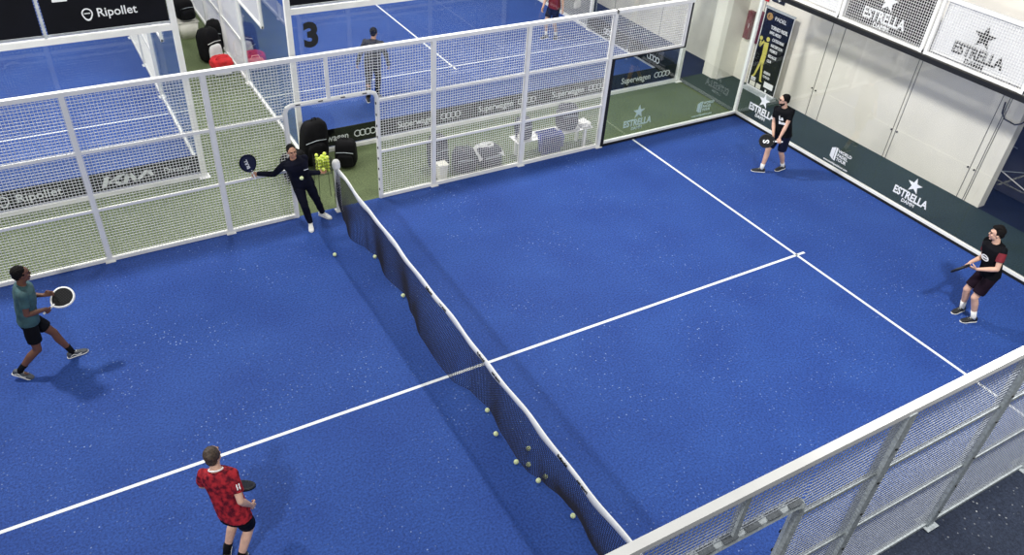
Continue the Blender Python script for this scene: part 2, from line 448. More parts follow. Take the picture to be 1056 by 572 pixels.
# mesh above the low pane
m_ = thing('mesh_panel', (7, 5, 1.99), 'white wire mesh panel over the low side glass', 'mesh panel')
rail(m_, O, u, n, 6.05, 8.0, 2.02, M['white'], 0.05, 0.045, 'bottom_rail')
rail(m_, O, u, n, 6.0, 8.02, 2.97, M['white'], 0.085, 0.07, 'top_rail')
post(m_, O, u, n, 7.93, 2.0, 3.0, M['white'], 0.06, False)
b = BM(); box(b, 7.965, 8.0, 4.96, 5.04, 1.985, 3.02); box(b, 6.05, 8.0, 4.96, 5.04, 1.975, 1.998); obj('gasket', b, M['rubber'], m_)
obj('wire_mesh', wires(O, u, n, 6.05, 7.93, 2.04, 2.94, r=0.0031), M['wire'], m_)
beer_logo(g, (7.02, 4.985, 0.33), X, Z, 0.50, M['inkg'])
tour_logo(g, (8.95, 4.985, 0.30), X, Z, 0.34, M['inkg'])

# corner post and end glass wall (x = 10.09)
b = thing('corner_post', (10.09, 5.04, 0), 'white corner post where side glass meets end glass', 'post')
post(b, (10.09, 5.04, 0), X, Y, 0, 0, 4.05, M['white'], 0.07)
XE = 10.09
O = V((XE, 0, 0)); u, n = -Y, X         # s runs towards -y
e = thing('end_glass_wall', (XE, 0, 0), 'long end glass wall with white beer star logos before the cream wall', 'glass wall')
b = BM(); obox(b, O, u, n, -5, 5, -0.05, 0.06, 0, 0.05); obj('kerb', b, M['rubber'], e)
b = BM(); obox(b, O, u, n, -5, 5, -0.035, 0.035, 0.05, 0.095); obj('bottom_frame', b, M['white'], e)
for s in (-5, -3, -1, 1, 3): pane(e, O, u, n, s, s+2, 0.095, 2.875, M['glass'])
b = BM(); obox(b, O, u, n, -5, 5, -0.04, 0.04, 2.875, 2.965); obj('top_beam', b, M['black'], e)
beer_logo(e, (XE-0.013, 0.12, 0.31), u, Z, 0.50, M['ink'])
beer_logo(e, (XE-0.013, 4.24, 0.33), u, Z, 0.52, M['ink'])
tour_logo(e, (XE-0.013, 1.95, 0.27), u, Z, 0.36, M['ink'])
beer_logo(e, (XE-0.013, -3.9, 0.31), u, Z, 0.50, M['ink'])
# mesh tops with banners
lab = {-5: 'end mesh panel above the glass at the far corner', -3: 'end mesh panel above the glass second from the far corner, white banner behind',
       -1: 'end mesh panel above the glass holding the white star banner', 1: 'end mesh panel above the glass past the white star banner', 3: 'end mesh panel above the glass at the near corner'}
lab[-3] = 'end mesh panel above the glass holding the black star banner'
for s in (-5, -3, -1, 1, 3):
    k = thing('mesh_panel', (XE, -(s+1), 2.97), lab[s], 'mesh panel', None)
    rail(k, O, u, n, s+0.02, s+1.98, 3.02, M['white'], 0.05, 0.05, 'bottom_rail'); rail(k, O, u, n, s, s+2, 4.02, M['white'], 0.07, 0.07, 'top_rail')
    post(k, O, u, n, s+0.05, 2.99, 4.0, M['white'], 0.06, False); post(k, O, u, n, s+1.95, 2.99, 4.0, M['white'], 0.06, False)
    obj('wire_mesh', wires(O, u, n, s+0.08, s+1.92, 3.04, 3.99, r=0.0028), M['wire'], k)
    bk = s == -3
    w = thing('printed_banner', (XE+0.06, -(s+1), 3.04), {-5: 'white banner behind the mesh at the far corner', -3: 'black banner with white beer star behind the mesh',
              -1: 'white banner with black beer star behind the mesh', 1: 'black banner behind the mesh past the white star banner', 3: 'white banner behind the mesh at the near corner'}[s], 'banner', 'banners over the end glass')
    bb = BM(); obox(bb, O, u, n, s+0.11, s+1.89, 0.045, 0.052, 3.06, 3.97); obj('sheet', bb, M['banner'] if s in (-3, 1) else M['bannerw'], w)
    beer_logo(w, (XE+0.035, -(s+0.96), 3.20), u, Z, 0.62, M['ink'] if s in (-3, 1) else M['blackink'])

# near right glass (mirrors the far side)
O = V((0, -5, 0)); u, n = X, Y
g2 = thing('side_glass_wall', (8, -5, 0), 'stepped side glass wall at the near right corner', 'glass wall')
b = BM(); box(b, 6.06, 10.09, -5.04, -4.97, 0.0, 0.10); obj('bottom_frame', b, M['white'], g2)
pane(g2, O, u, n, 6.13, 8.0, 0.10, 1.97, M['glassg']); pane(g2, O, u, n, 8.0, 10.06, 0.10, 3.0, M['glassg'])

# ================================================================== NEIGHBOUR COURTS
def back_wall(x0, y, labels, tops):
    O = V((x0, y, 0)); u, n = X, Y
    w = thing('back_glass_wall', (x0+5, y, 0), labels, 'glass wall')
    b = BM(); obox(b, O, u, n, -0.04, 10.04, -0.04, 0.04, 0.0, 0.075); obj('bottom_frame', b, M['white'], w)
    b = BM(); obox(b, O, u, n, -0.04, 10.04, -0.04, 0.04, 2.93, 3.03); obj('top_frame', b, M['white'], w)
    for s in (0, 2, 4, 6, 8): pane(w, O, u, n, s, s+2, 0.075, 2.93, M['glass'])
    for s in (0, 10): post(w, O, u, n, s, 0, 4.05, M['white'], 0.10)
    for s in (2, 4, 6, 8): post(w, O, u, n, s, 3.03, 4.05, M['greypaint'], 0.05, False)
    rail(w, O, u, n, 0, 10, 4.03, M['white'], 0.06, 0.06, 'top_rail'); rail(w, O, u, n, 0, 10, 3.07, M['greypaint'], 0.03, 0.03, 'mesh_rail')
    obj('wire_mesh', wires(O, u, n, 0.05, 9.95, 3.08, 4.0), M['wire'], w)
    return w
def side_wall(x, y0, label, n):
    O = V((x, y0, 0)); u = Y
    w = thing('side_fence', (x, y0+6, 0), label, 'fence')
    b = BM(); obox(b, O, u, n, 0.05, 12, -0.03, 0.03, 0.0, 0.07); obj('bottom_rail', b, M['white'], w)
    pane(w, O, u, n, 0.06, 2, 0.07, 3.0, M['glass']); pane(w, O, u, n, 2, 4, 0.07, 2.0, M['glass'])
    for s in (4, 6, 8, 10, 12): post(w, O, u, n, s, 0, 2.97, M['white'])
    rail(w, O, u, n, 2, 12, 3.0, M['white'], 0.07, 0.07, 'top_rail'); rail(w, O, u, n, 2, 12, 2.02, M['white'], 0.04, 0.05)
    rail(w, O, u, n, 4, 12, 1.0, M['white'], 0.04, 0.045); post(w, O, u, n, 2.03, 2.0, 2.97, M['white'], 0.06, False)
    obj('wire_mesh', wires(O, u, n, 2.05, 4, 2.05, 2.96), M['wire'], w)
    mesh_bays(w, O, u, n, [4, 6, 8, 10, 12], [(0.06, 2.96)], M['wire'])
    return w
w3 = back_wall(0.05, 7.16, 'back glass wall of the court marked 3, across the aisle', None)
w2 = back_wall(-11.95, 7.16, 'back glass wall of the upper left court, black banner along its top', None)
side_wall(0.05, 7.16, 'mesh and glass side fence of court 3 along the bag aisle', X)
side_wall(-1.95, 7.16, 'mesh and glass side fence of the upper left court along the aisle', -X)
s3 = side_wall(10.05, 7.16, 'mesh and glass side fence of court 3 by the cream wall', -X)
tag(text('3', 0.62, M['blackink'], w3, (0.30, 7.148, 2.30), X, Z, 'numeral', 0.05), 'black numeral 3 stuck on the glass')

# low banners along the bottom of the courts
def low_banner(x0, x1, y, label, fn):
    t = thing('sponsor_banner', ((x0+x1)/2, y, 0.08), label, 'banner', 'low banners along the neighbouring courts')
    b = BM(); box(b, x0+0.002, x1-0.002, y-0.006, y+0.006, 0.075, 0.46); obj('sheet', b, M['banner'], t)
    fn(t); return t
def swag(x0, y):
    def f(t):
        text('Superwagen', 0.22, M['ink'], t, (x0, y-0.010, 0.19), X, Z, bold=0.012, sx=0.86)
        rings_logo(t, (x0+1.12, y-0.010, 0.26), X, Z, 0.078, M['ink'])
    return f
for k, w in enumerate(('leftmost along court 3, seen through the doorway', 'second from left along court 3', 'middle one along court 3', 'fourth from left along court 3', 'rightmost along court 3, seen through the side glass')):
    low_banner(0.1 if k == 0 else 0.05+2*k, 2.05+2*k, 7.215, 'black car dealer banner, '+w, swag((0.16, 2.2, 4.2, 6.2, 8.25)[k], 7.215))
def kia(t):
    y = 7.205; O = (-3.78, y, 0.16); b = BM(); h = 0.2
    for P in ([(0, 0), (.09, 0), (.18, h), (.09, h)], [(.12, h*.36), (.34, h), (.48, h), (.2, h*.24)], [(.18, h*.45), (.24, h*.6), (.40, 0), (.30, 0)],
              [(.38, 0), (.47, 0), (.57, h), (.48, h)], [(.48, h), (.57, h), (.68, 0), (.59, 0)], [(.59, 0), (.68, 0), (.92, h*.9), (.92, h), (.84, h)], [(.84, h), (.92, h), (.97, h*.3), (.90, h*.3)]):
        prism(b, [(x*0.97, z) for x, z in P], O, X, Z)
    obj('emblem', b, M['ink'], t)
    text('Divacar', 0.17, M['ink'], t, (-2.66, y-0.01, 0.2), X, Z, bold=0.0, sx=0.95)
low_banner(-3.95, -1.98, 7.215, 'black car maker banner at the foot of the upper left court', kia)
def rip(t):
    pin_logo(t, (-5.38, 7.205, 0.27), X, Z, 0.095, M['ink'])
    text('Ripollet', 0.24, M['ink'], t, (-5.18, 7.205, 0.19), X, Z, bold=0.008)
low_banner(-5.95, -3.95, 7.215, 'black town banner at the foot of the upper left court', rip)
for k in range(2):
    t = thing('sponsor_banner', (9.99, 8.2+2*k, 0.08), ('black banner inside the right side of court 3, nearer one', 'black banner inside the right side of court 3, farther one')[k], 'banner')
    b = BM(); box(b, 9.98, 9.99, 7.3+2*k, 9.2+2*k, 0.075, 0.46); obj('sheet', b, M['banner'], t)
    rings_logo(t, (9.975, 8.3+2*k, 0.27), -Y, Z, 0.08, M['ink'])
# top banners
def top_banner(x0, x1, label, fn=None):
    t = thing('sponsor_banner', ((x0+x1)/2, 7.13, 3.1), label, 'banner', 'banners over the back glass')
    b = BM(); box(b, x0+0.04, x1-0.04, 7.123, 7.131, 3.10, 3.98); obj('sheet', b, M['banner'], t)
    if fn: fn(t)
    return t
def rtop(t):
    pin_logo(t, (-3.26, 7.118, 3.37), X, Z, 0.085, M['ink'])
    text('Ripollet', 0.20, M['ink'], t, (-3.12, 7.118, 3.30), X, Z, bold=0.01)
    b = BM(); prism(b, [(-.1, 0), (.12, 0), (.12, .1), (-.1, .1)], (-3.62, 7.118, 3.60), X, Z); obj('white_mark', b, M['ink'], t)
top_banner(-3.95, -1.98, 'black town banner over the glass with a white map pin mark', rtop)
def ltop(t):
    b = BM(); prism(b, [(-.3, 0), (-.05, -.1), (.06, .05), (.04, .3), (-.3, .3)], (-4.62, 7.118, 3.42), X, Z); obj('white_mark', b, M['ink'], t)
top_banner(-5.95, -3.95, 'black banner over the glass at the upper left corner of the photo', ltop)
for k in range(4):
    top_banner(0.05+2*k, 2.05+2*k, 'black banner over the glass of court 3, '+('leftmost', 'second from left', 'third from left', 'fourth from left')[k])

# ================================================================== THE NET
net = thing('tennis_net', (0, 0, 0), 'long dark navy court net with white top tape', 'net')
def interp(y, T):
    for (a, va), (b_, vb) in zip(T, T[1:]):
        if a >= y >= b_:
            t = (a-y)/(a-b_); t = t*t*(3-2*t); return va+(vb-va)*t
    return T[0][1] if y > T[0][0] else T[-1][1]
BT = [(4.8, -.0), (4.5, -.06), (3.9, -.17), (3.45, -.02), (3.18, .045), (2.6, -.05), (1.98, .04), (1.5, -.06), (0.95, -.17), (0.3, -.19), (-.1, -.17), (-.45, -.02), (-.87, .04), (-1.35, -.03), (-1.84, -.06), (-2.0, -.05), (-2.25, .04), (-2.6, .12), (-2.9, .14), (-3.4, .06), (-4, -.06), (-4.8, 0)]
def topz(y): return 0.885+0.045*(y/4.85)**2
def wav(y): return 0.008*math.sin(y*2.9+0.6)+0.007*math.sin(y*6.1)
def netp(y, t):
    zt = topz(y)-0.02; z = 0.015+(zt-0.015)*t; s = math.sin(math.pi*t)
    return V((wav(y)*t+interp(y, BT)*(1-t)**1.2-0.03*s*(1+math.sin(y*1.7)), y, z))
b = BM(); NY, NT = 290, 27; r = 0.0042
def strand(bm, pts, r):
    prev = None
    for i, p in enumerate(pts):
        d = (pts[min(i+1, len(pts)-1)]-pts[max(i-1, 0)]).normalized(); x, y_ = frame_of(d)
        ring = [bm.verts.new(p+x*r), bm.verts.new(p+y_*r), bm.verts.new(p-x*r), bm.verts.new(p-y_*r)]
        if prev:
            for k in range(4): bm.faces.new((prev[k], prev[(k+1) % 4], ring[(k+1) % 4], ring[k]))
        prev = ring
for i in range(NY+1):
    y = -4.84+9.68*i/NY; strand(b, [netp(y, t/8) for t in range(9)], r)
for j in range(NT+1):
    strand(b, [netp(-4.84+9.68*i/120, j/NT) for i in range(121)], r if j else 0.005)
no = obj('net_mesh', b, M['net'], net)
# tape: folded band over a cord
b = BM(); prev = None
for i in range(241):
    y = -4.84+9.68*i/240; x = wav(y); z = topz(y); w = 0.058+0.012*math.sin(y*5.3+1)+0.008*math.sin(y*11)
    tl = 0.010+0.012*abs(math.sin(y*2.3))
    ring = [V((x-0.012-tl, y, z-w)), V((x-0.013, y, z-0.01)), V((x-0.004, y, z+0.008)), V((x+0.008, y, z+0.008)), V((x+0.015, y, z-0.01)), V((x+0.012+tl*.3, y, z-w))]
    ring = [b.verts.new(q) for q in ring]
    if prev:
        for k in range(6): b.faces.new((prev[k], prev[(k+1) % 6], ring[(k+1) % 6], ring[k]))
    else: b.faces.new(ring[::-1])
    prev = ring
b.faces.new(prev)
tape = obj('top_tape', b, M['tape'], net, True)
for y0 in (1.05, -0.55, -2.55):
    for k, (w_, dy) in enumerate((('Bullpadel', 0), ('net sport', -0.42))):
        y = y0+dy; text(w_, 0.055, M['blackink'], tape, (wav(y-.15)-0.030, y, topz(y)-0.042), V((0, -1, 0.0)), V((0.25, 0, 1)), bold=0.02, thick=0.006)
def net_post(y, label):
    t = thing('net_post', (0, y, 0), label, 'post', 'net posts')
    obj('post', bbox(-0.045, 0.045, y-0.04, y+0.04, 0.0, 0.98, 0.012), M['white'], t)
    b = BM(); tube(b, [(0, y, 0.93), (0, y, 1.0)], [0.075, 0.072], 20, 'round'); obj('cap', b, M['white'], t, True)
    obj('foot_plate', bbox(-0.08, 0.08, y-0.07, y+0.07, 0.0, 0.015), M['white'], t)
    text('POWER COURT', 0.07, M['blackink'], t, (0.02, y-0.043, 0.12), Z, -X, bold=0.02)
    text('POWER COURT', 0.07, M['blackink'], t, (-0.048, y+0.03, 0.12), Z, Y, bold=0.02)
net_post(4.89, 'white net post with round cap beside the coach'); net_post(-4.89, 'white net post at the foreground fence')

# ================================================================== BALLS
def ball_thing(loc, label, m, group):
    t = thing('tennis_ball', loc, label, 'ball', group)
    b = BM(); ell(b, loc, 0.033, 0.033, 0.033, None, 3); obj('felt', b, m, t, True)
    b = BM(); P = []
    for k in range(40):
        a = 2*math.pi*k/40; q = V((math.cos(a)+0.35*math.cos(3*a), math.sin(a)-0.35*math.sin(3*a), 0.95*math.sin(2*a))).normalized()
        P.append(V(loc)+q*0.0328)
    tube(b, P, 0.0016, 6, 'round', True); obj('seam', b, M['ballw'], t, True)
    return t
CB = [(-0.60, 3.53, 'lone tennis ball on the court near the coach, away from the net'), (0.0, 3.18, 'tennis ball against the net nearest to the net post'),
      (-0.005, 1.98, 'tennis ball against the net between the post and the centre line'), (-0.005, -0.87, 'first tennis ball past the centre line along the net'),
      (-0.11, -1.30, 'second tennis ball past the centre line along the net'), (0.15, -1.72, 'tennis ball lying well behind the net mesh, right of the middle cluster'),
      (-0.11, -1.84, 'tennis ball of the middle cluster on the open side of the net'), (0.01, -1.95, 'tennis ball of the middle cluster seen through the net'),
      (-0.01, -2.23, 'left ball of the close pair at the net'), (0.10, -2.22, 'right ball of the close pair at the net'), (0.085, -2.88, 'tennis ball at the net nearest the foreground')]
b0 = None
for k, (x, y, l) in enumerate(CB):
    if k == 0: b0 = ball_thing((x, y, 0.0335), l, M['ball'], 'tennis balls on the court')
    else:
        q = dup(b0, (x, y, 0.0335), 0, l, (k*1.3, k*0.7, k*2.1))
# ------------------------------------------------------------------ ball basket by the doorway
bk = thing('ball_basket', (-0.13, 5.28, 0), 'tall wire ball basket on thin legs behind the net post', 'basket')
b = BM(); bx, by = -0.13, 5.28
for sx in (-.13, .13):
    for sy in (-.13, .13):
        tube(b, [(bx+sx*1.25, by+sy*1.25, 0), (bx+sx, by+sy, 0.64), (bx+sx, by+sy, 0.98)], 0.005, 6, 'flat')
obj('leg_frame', b, M['black'], bk)
b = BM()
for z in (0.66, 0.72, 0.78, 0.84, 0.90, 0.96):
    tube(b, [(bx-.13, by-.13, z), (bx+.13, by-.13, z), (bx+.13, by+.13, z), (bx-.13, by+.13, z)], 0.003, 5, 'flat', True)
for k in range(7):
    for a, c in (((bx-.13+.26*k/6, by-.13), (bx-.13+.26*k/6, by+.13)), ((bx-.13, by-.13+.26*k/6), (bx+.13, by-.13+.26*k/6))):
        tube(b, [(a[0], a[1], 0.97), (a[0], a[1], 0.655), (c[0], c[1], 0.655), (c[0], c[1], 0.97)], 0.0025, 5, 'flat')
obj('wire_tray', b, M['black'], bk)
y0 = None; n_ = 0
for lay in range(5):
    for i in range(3):
        for j in range(3):
            if lay == 4 and (i+j) % 2: continue
            p = (bx-.078+.078*i+random.uniform(-.003, .003), by-.078+.078*j+random.uniform(-.003, .003), 0.695+0.069*lay)
            if y0 is None: y0 = ball_thing(p, 'yellow tennis ball in the wire basket behind the net post', M['bally'], 'yellow balls in the basket')
            else: dup(y0, p, 0, None, (n_, n_*2, n_*.5))
            n_ += 1

# ================================================================== BAGS, BENCH AND OTHER KIT
def superbox(bm, c, hx, hy, hz, pw=4.0, seed=0, wob=0.03, lean=(0, 0)):
    r = bmesh.ops.create_icosphere(bm, subdivisions=4, radius=1)
    for v in r['verts']:
        q = v.co.normalized()
        s = 1.0/((abs(q.x)**pw+abs(q.y)**pw+abs(q.z)**pw)**(1/pw))
        q = q*s
        nn = noise.noise(q*1.7+V((seed, seed*2, 0)))*wob+noise.noise(q*5+V((seed, 0, 3)))*wob*.4
        q = q*(1+nn)
        t = (q.z+1)/2; taper = 1-0.12*t
        v.co = V((c[0]+q.x*hx*taper+lean[0]*t, c[1]+q.y*hy*taper+lean[1]*t, c[2]+q.z*hz))
def backpack(label, loc, w, d, h, m, rz=0, m2=None, lean=(0, 0), group=None, name='backpack'):
    """body, front pocket, two straps, carry loop; front faces -y"""
    t = thing(name, (0, 0, 0), label, 'bag', group)
    b = BM(); superbox(b, (0, 0, h/2), w/2, d/2, h/2, seed=h*7, lean=lean); obj('body', b, m, t, True)
    b = BM(); superbox(b, (lean[0]*.2, -d*0.45+lean[1]*.2, h*0.32), w*0.36, d*0.2, h*0.24, seed=w*9); obj('front_pocket', b, m2 or m, t, True)
    b = BM(); lx, ly = lean
    tube(b, [(lx-.05, ly, h*.97), (lx-.04, ly, h*1.05), (lx+.04, ly, h*1.05), (lx+.05, ly, h*.97)], 0.01, 8); obj('carry_loop', b, M['bagblack'], t, True)
    for s in (-1, 1):
        b = BM(); tube(b, [(s*w*.22+lx, d*.40+ly, h*.92), (s*w*.25+lx*.7, d*.62+ly*.6, h*.72), (s*w*.27+lx*.4, d*.60, h*.42), (s*w*.3, d*.45, h*.15)], 0.018, 8); obj('strap', b, M['bagblack'], t, True)
    b = BM(); tube(b, [(-w*.36, -d*.5, h*.62), (0, -d*.56, h*.66), (w*.36, -d*.5, h*.62)], 0.007, 6); obj('zip', b, M['white'] if m2 else M['galv'], t, True)
    t.location = V(loc); t.rotation_euler = (0, 0, rz)
    return t
backpack('big black backpack with white front standing in the aisle beside the red bag', (-0.42, 12.85, 0), .55, .42, .85, M['bagblack'], 0.5, M['cloth'])
backpack('black sports bag slumped in the aisle right behind the white bin', (-0.10, 13.6, 0), .45, .4, .75, M['bagblack'], -0.3)
backpack('black bag stuffed on top of the white plastic bin', (-0.55, 14.75, 0.47), .5, .45, .55, M['bagblack'], 0.2, lean=(-.05, -.05))
pb = thing('plastic_bin', (-0.55, 14.75, 0), 'white plastic bin in the aisle under a black bag', 'bin')
b = BM(); loft(b, [((-0.55, 14.75, 0.0), X, Y, .21, .19), ((-0.55, 14.75, .42), X, Y, .26, .24)], power=6); obj('tub', b, M['pail'], pb, True)
b = BM(); tube(b, [(-0.55-.26, 14.75-.24, .44), (-0.55+.26, 14.75-.24, .44), (-0.55+.26, 14.75+.24, .44), (-0.55-.26, 14.75+.24, .44)], .018, 8, 'flat', True); obj('rim', b, M['pail'], pb, True)
t = thing('sports_bag', (-0.38, 12.0, 0), 'red and white sports bag lying in the aisle by the fence post', 'bag')
b = BM(); superbox(b, (-0.36, 12.0, 0.28), .27, .26, .14, seed=3, wob=.1); obj('body', b, M['red'], t, True)
b = BM(); superbox(b, (-0.38, 11.97, 0.12), .22, .22, .12, seed=5, wob=.08); obj('base', b, M['cloth'], t, True)
b = BM(); tube(b, [(-.55, 11.9, .36), (-.45, 11.85, .47), (-.25, 11.9, .47), (-.18, 12.0, .36)], .012, 8); obj('handle', b, M['red'], t, True)
backpack('blue bag standing inside court 3 against its left fence', (0.42, 12.7, 0), .45, .4, .55, M['jacketblue'], 0.8)
t = thing('sports_bag', (0.5, 12.1, 0), 'small pink and white bag inside court 3 beside the blue bag', 'bag')
b = BM(); superbox(b, (0.5, 12.1, .1), .22, .16, .1, seed=8, wob=.1); obj('body', b, mat('pink_fabric', (205, 150, 170), .8, vary=.15, scale=10), t, True)
b = BM(); tube(b, [(.38, 12.1, .18), (.42, 12.1, .28), (.58, 12.1, .28), (.62, 12.1, .18)], .01, 8); obj('handle', b, M['cloth'], t, True)
# by the doorway
backpack('tall black padel bag propped up behind the doorway, left of the pair', (0.16, 6.78, 0), .60, .38, .92, M['bagblack'], 0.15, lean=(.1, .05))
backpack('rounded black backpack with a grey strap behind the doorway', (0.74, 6.46, 0), .46, .36, .58, M['bagblack'], -0.5)
backpack('low black bag lying on the aisle carpet behind the coach', (-0.36, 6.35, 0), .5, .36, .60, M['bagblack'], 0.6)
# left of the bench
backpack('dark grey backpack standing behind the fence, tallest of the pile by the white box', (2.36, 5.53, 0), .40, .34, .78, M['baggrey'], 0.2)
backpack('dark slumped bag in the middle of the pile behind the fence', (2.84, 5.30, 0), .50, .40, .50, M['baggrey'], -0.2)
t = backpack('round dark bag behind the fence with a white towel over it', (3.42, 5.32, 0), .58, .42, .42, M['baggrey'], 0.1)
t = thing('towel', (3.38, 5.36, 0.45), 'white towel thrown over the round dark bag', 'towel')
b = BM(); g_ = []
for i in range(17):
    row = []
    for j in range(13):
        x = -0.30+0.6*i/16; y = -0.24+0.46*j/12
        rr = (x/.36)**2+(y/.30)**2; z = 0.455-0.20*rr+0.035*noise.noise(V((x*9, y*9, 1)))+0.02*noise.noise(V((x*22, y*22, 4)))
        row.append(b.verts.new((3.42+x, 5.38+y, z)))
    g_.append(row)
for i in range(16):
    for j in range(12): b.faces.new((g_[i][j], g_[i+1][j], g_[i+1][j+1], g_[i][j+1]))
bmesh.ops.solidify(b, geom=b.faces[:], thickness=0.015); obj('cloth', b, M['cloth'], t, True)
t = thing('storage_box', (2.27, 5.17, 0), 'white open box standing by the fence post', 'box')
b = BM(); loft(b, [((2.27, 5.17, 0), X, Y, .085, .085), ((2.27, 5.17, .34), X, Y, .105, .105)], power=8); obj('tub', b, M['pail'], t)
b = BM(); tube(b, [(2.165, 5.065, .34), (2.375, 5.065, .34), (2.375, 5.275, .34), (2.165, 5.275, .34)], .008, 6, 'flat', True); obj('rim', b, M['pail'], t)
# bench
bn = thing('bench', (4.95, 5.27, 0), 'white slatted bench behind the fence beside the glass', 'bench')
for k in range(3):
    obj('slat', bbox(4.0, 5.9, 5.11+.13*k, 5.22+.13*k, .415, .44, .006), M['white'], bn)
for x in (4.15, 5.72):
    for y in (5.14, 5.43):
        obj('leg', bbox(x-.03, x+.03, y-.03, y+.03, 0, .415, .006), M['white'], bn)
    obj('crossbar', bbox(x-.02, x+.02, 5.15, 5.42, .37, .41, .004), M['white'], bn)
backpack('navy backpack on the left end of the white bench', (4.22, 5.29, .442), .34, .28, .48, M['bagnavy'], 0.1)
backpack('big dark backpack on the bench right of the blue jacket', (5.32, 5.31, .442), .48, .34, .56, M['baggrey'], -0.2)
t = thing('jacket', (4.82, 5.15, .44), 'navy blue jacket hanging over the front edge of the bench', 'jacket')
b = BM(); g_ = []
for i in range(15):
    row = []
    for j in range(22):
        x = -0.26+0.52*i/14; q = j/21*0.95
        if q < 0.30: y, z = 5.41-q, 0.465
        elif q < 0.36: a = (q-.30)/.06*math.pi/2; y, z = 5.11-0.02*math.sin(a), 0.465-0.02*(1-math.cos(a))
        else: y, z = 5.085-0.012*math.sin((q-.36)*5), 0.445-(q-.36)*0.68
        f = 1-0.10*abs(j/21-.5)
        row.append(b.verts.new((4.82+x*f, y-0.010*abs(math.sin(x*16+q*3)), z+(0.012*noise.noise(V((x*8, q*8, 2)))))))
    g_.append(row)
for i in range(14):
    for j in range(21): b.faces.new((g_[i][j], g_[i+1][j], g_[i+1][j+1], g_[i][j+1]))
bmesh.ops.solidify(b, geom=b.faces[:], thickness=0.02); obj('body', b, M['jacketblue'], t, True)
for s in (-1, 1):
    b = BM(); tube(b, [(4.82+s*.24, 5.20, .49), (4.82+s*.29, 5.10, .40), (4.82+s*.28, 5.09, .17)], [.045, .04, .035], 10, 'flat'); obj('sleeve', b, M['jacketblue'], t, True)
t = thing('towel', (5.75, 5.27, .45), 'crumpled white towel on the right end of the bench', 'towel')
b = BM(); superbox(b, (5.76, 5.27, .495), .13, .15, .05, seed=12, wob=.35); obj('cloth', b, M['cloth'], t, True)
b = BM(); superbox(b, (5.70, 5.23, .53), .08, .10, .035, seed=15, wob=.4); obj('fold', b, M['cloth'], t, True)
t = thing('water_bottle', (4.04, 5.17, .442), 'white bottle with black cap at the left end of the bench', 'bottle')
b = BM(); tube(b, [(4.04, 5.17, .475), (4.04, 5.17, .60)], .032, 14, 'round'); obj('flask', b, M['pail'], t, True)
b = BM(); tube(b, [(4.04, 5.17, .63), (4.04, 5.17, .67)], .02, 12, 'flat'); obj('cap', b, M['black'], t, True)
# outside court 3 on the right
backpack('black and white bag beyond the right side of court 3', (10.65, 13.0, 0), .5, .4, .5, M['bagblack'], 0.4, M['cloth'])

# ------------------------------------------------------------------ roll-up stand
ru = thing('rollup_banner', (11.52, 5.66, 0), 'black roll-up poster stand with a yellow player figure against the cream wall', 'banner stand')
Yd = -Y
b = BM(); box(b, 11.40, 11.62, 5.17, 6.15, 0, 0.08); obj('base', b, M['galv'], ru)
b = BM(); box(b, 11.515, 11.525, 5.19, 6.13, 0.08, 2.08); obj('sheet', b, M['bannerw'], ru)
b = BM(); box(b, 11.508, 11.514, 5.21, 6.10, 0.12, 2.06); obj('print', b, M['banner'], ru)
b = BM(); box(b, 11.50, 11.54, 5.18, 6.14, 2.08, 2.11); obj('top_bar', b, M['galv'], ru)
b = BM(); tube(b, [(11.60, 5.66, .05), (11.56, 5.66, 2.08)], .012, 8); obj('pole', b, M['galv'], ru)
PX = 11.503
def P(s, z): return (PX, 6.10-s, z)
b = BM()   # the player silhouette
R3 = lambda pts: prism(b, pts, (PX, 6.10, 0), Yd, Z, 0.004)
R3([(.20, 1.28), (.34, 1.30), (.36, 1.0), (.22, .96)]); R3([(.22, .98), (.36, .98), (.34, .72), (.20, .74)])
R3([(.20, .76), (.27, .76), (.17, .42), (.12, .42)]); R3([(.27, .76), (.34, .74), (.40, .36), (.34, .36)])
R3([(.12, .42), (.17, .42), (.14, .36), (.06, .36)]); R3([(.34, .36), (.40, .36), (.44, .32), (.35, .32)])
R3([(.20, 1.27), (.10, 1.12), (.05, 1.15), (.17, 1.32)]); R3([(.05, 1.15), (.10, 1.13), (.10, 1.28), (.06, 1.28)])
ring2(b, .29, 1.375, .055, .0, (PX, 6.10, 0), Yd, Z, .004, 14)
ring2(b, .07, 1.34, .05, .0, (PX, 6.10, 0), Yd, Z, .004, 14)
obj('player_figure', b, M['yellow'], ru)
b = BM(); ring2(b, .16, 1.90, .09, .05, (PX, 6.10, 0), Yd, Z); ring2(b, .20, 1.90, .06, .0, (PX, 6.10, 0), Yd, Z, .005, 14); obj('emblem', b, M['gold'], ru)
text('PADEL', .13, M['ink'], ru, P(.33, 1.86), Yd, Z, bold=.0)
for k, (w_, z, sz) in enumerate((('TORNEO PADEL', 1.64, .12), ('NIVEL MEDIO', 1.52, .10), ('CATEGORIAS', 1.38, .10), ('INSCRIPCION', 1.24, .10), ('PREMIOS', 1.12, .10), ('REGALOS', .98, .10), ('CLUB', .86, .09), ('RESERVA', .56, .09), ('TU PLAZA', .46, .08))):
    text(w_, sz, M['ink'], ru, P(.42 if k > 1 else .28, z), Yd, Z, bold=.02, sx=.62)
for (s, z, w_, h_) in ((.06, .27, .16, .05), (.06, .13, .18, .12), (.28, .13, .16, .12), (.06, .30, .16, .06), (.52, .24, .3, .14), (.6, .13, .05, .06)):
    b = BM(); prism(b, [(s, z), (s+w_, z), (s+w_, z+h_), (s, z+h_)], (PX, 6.10, 0), Yd, Z); obj('sponsor_patch', b, M['ink'] if s > .3 or z > .2 else M['pail'], ru)

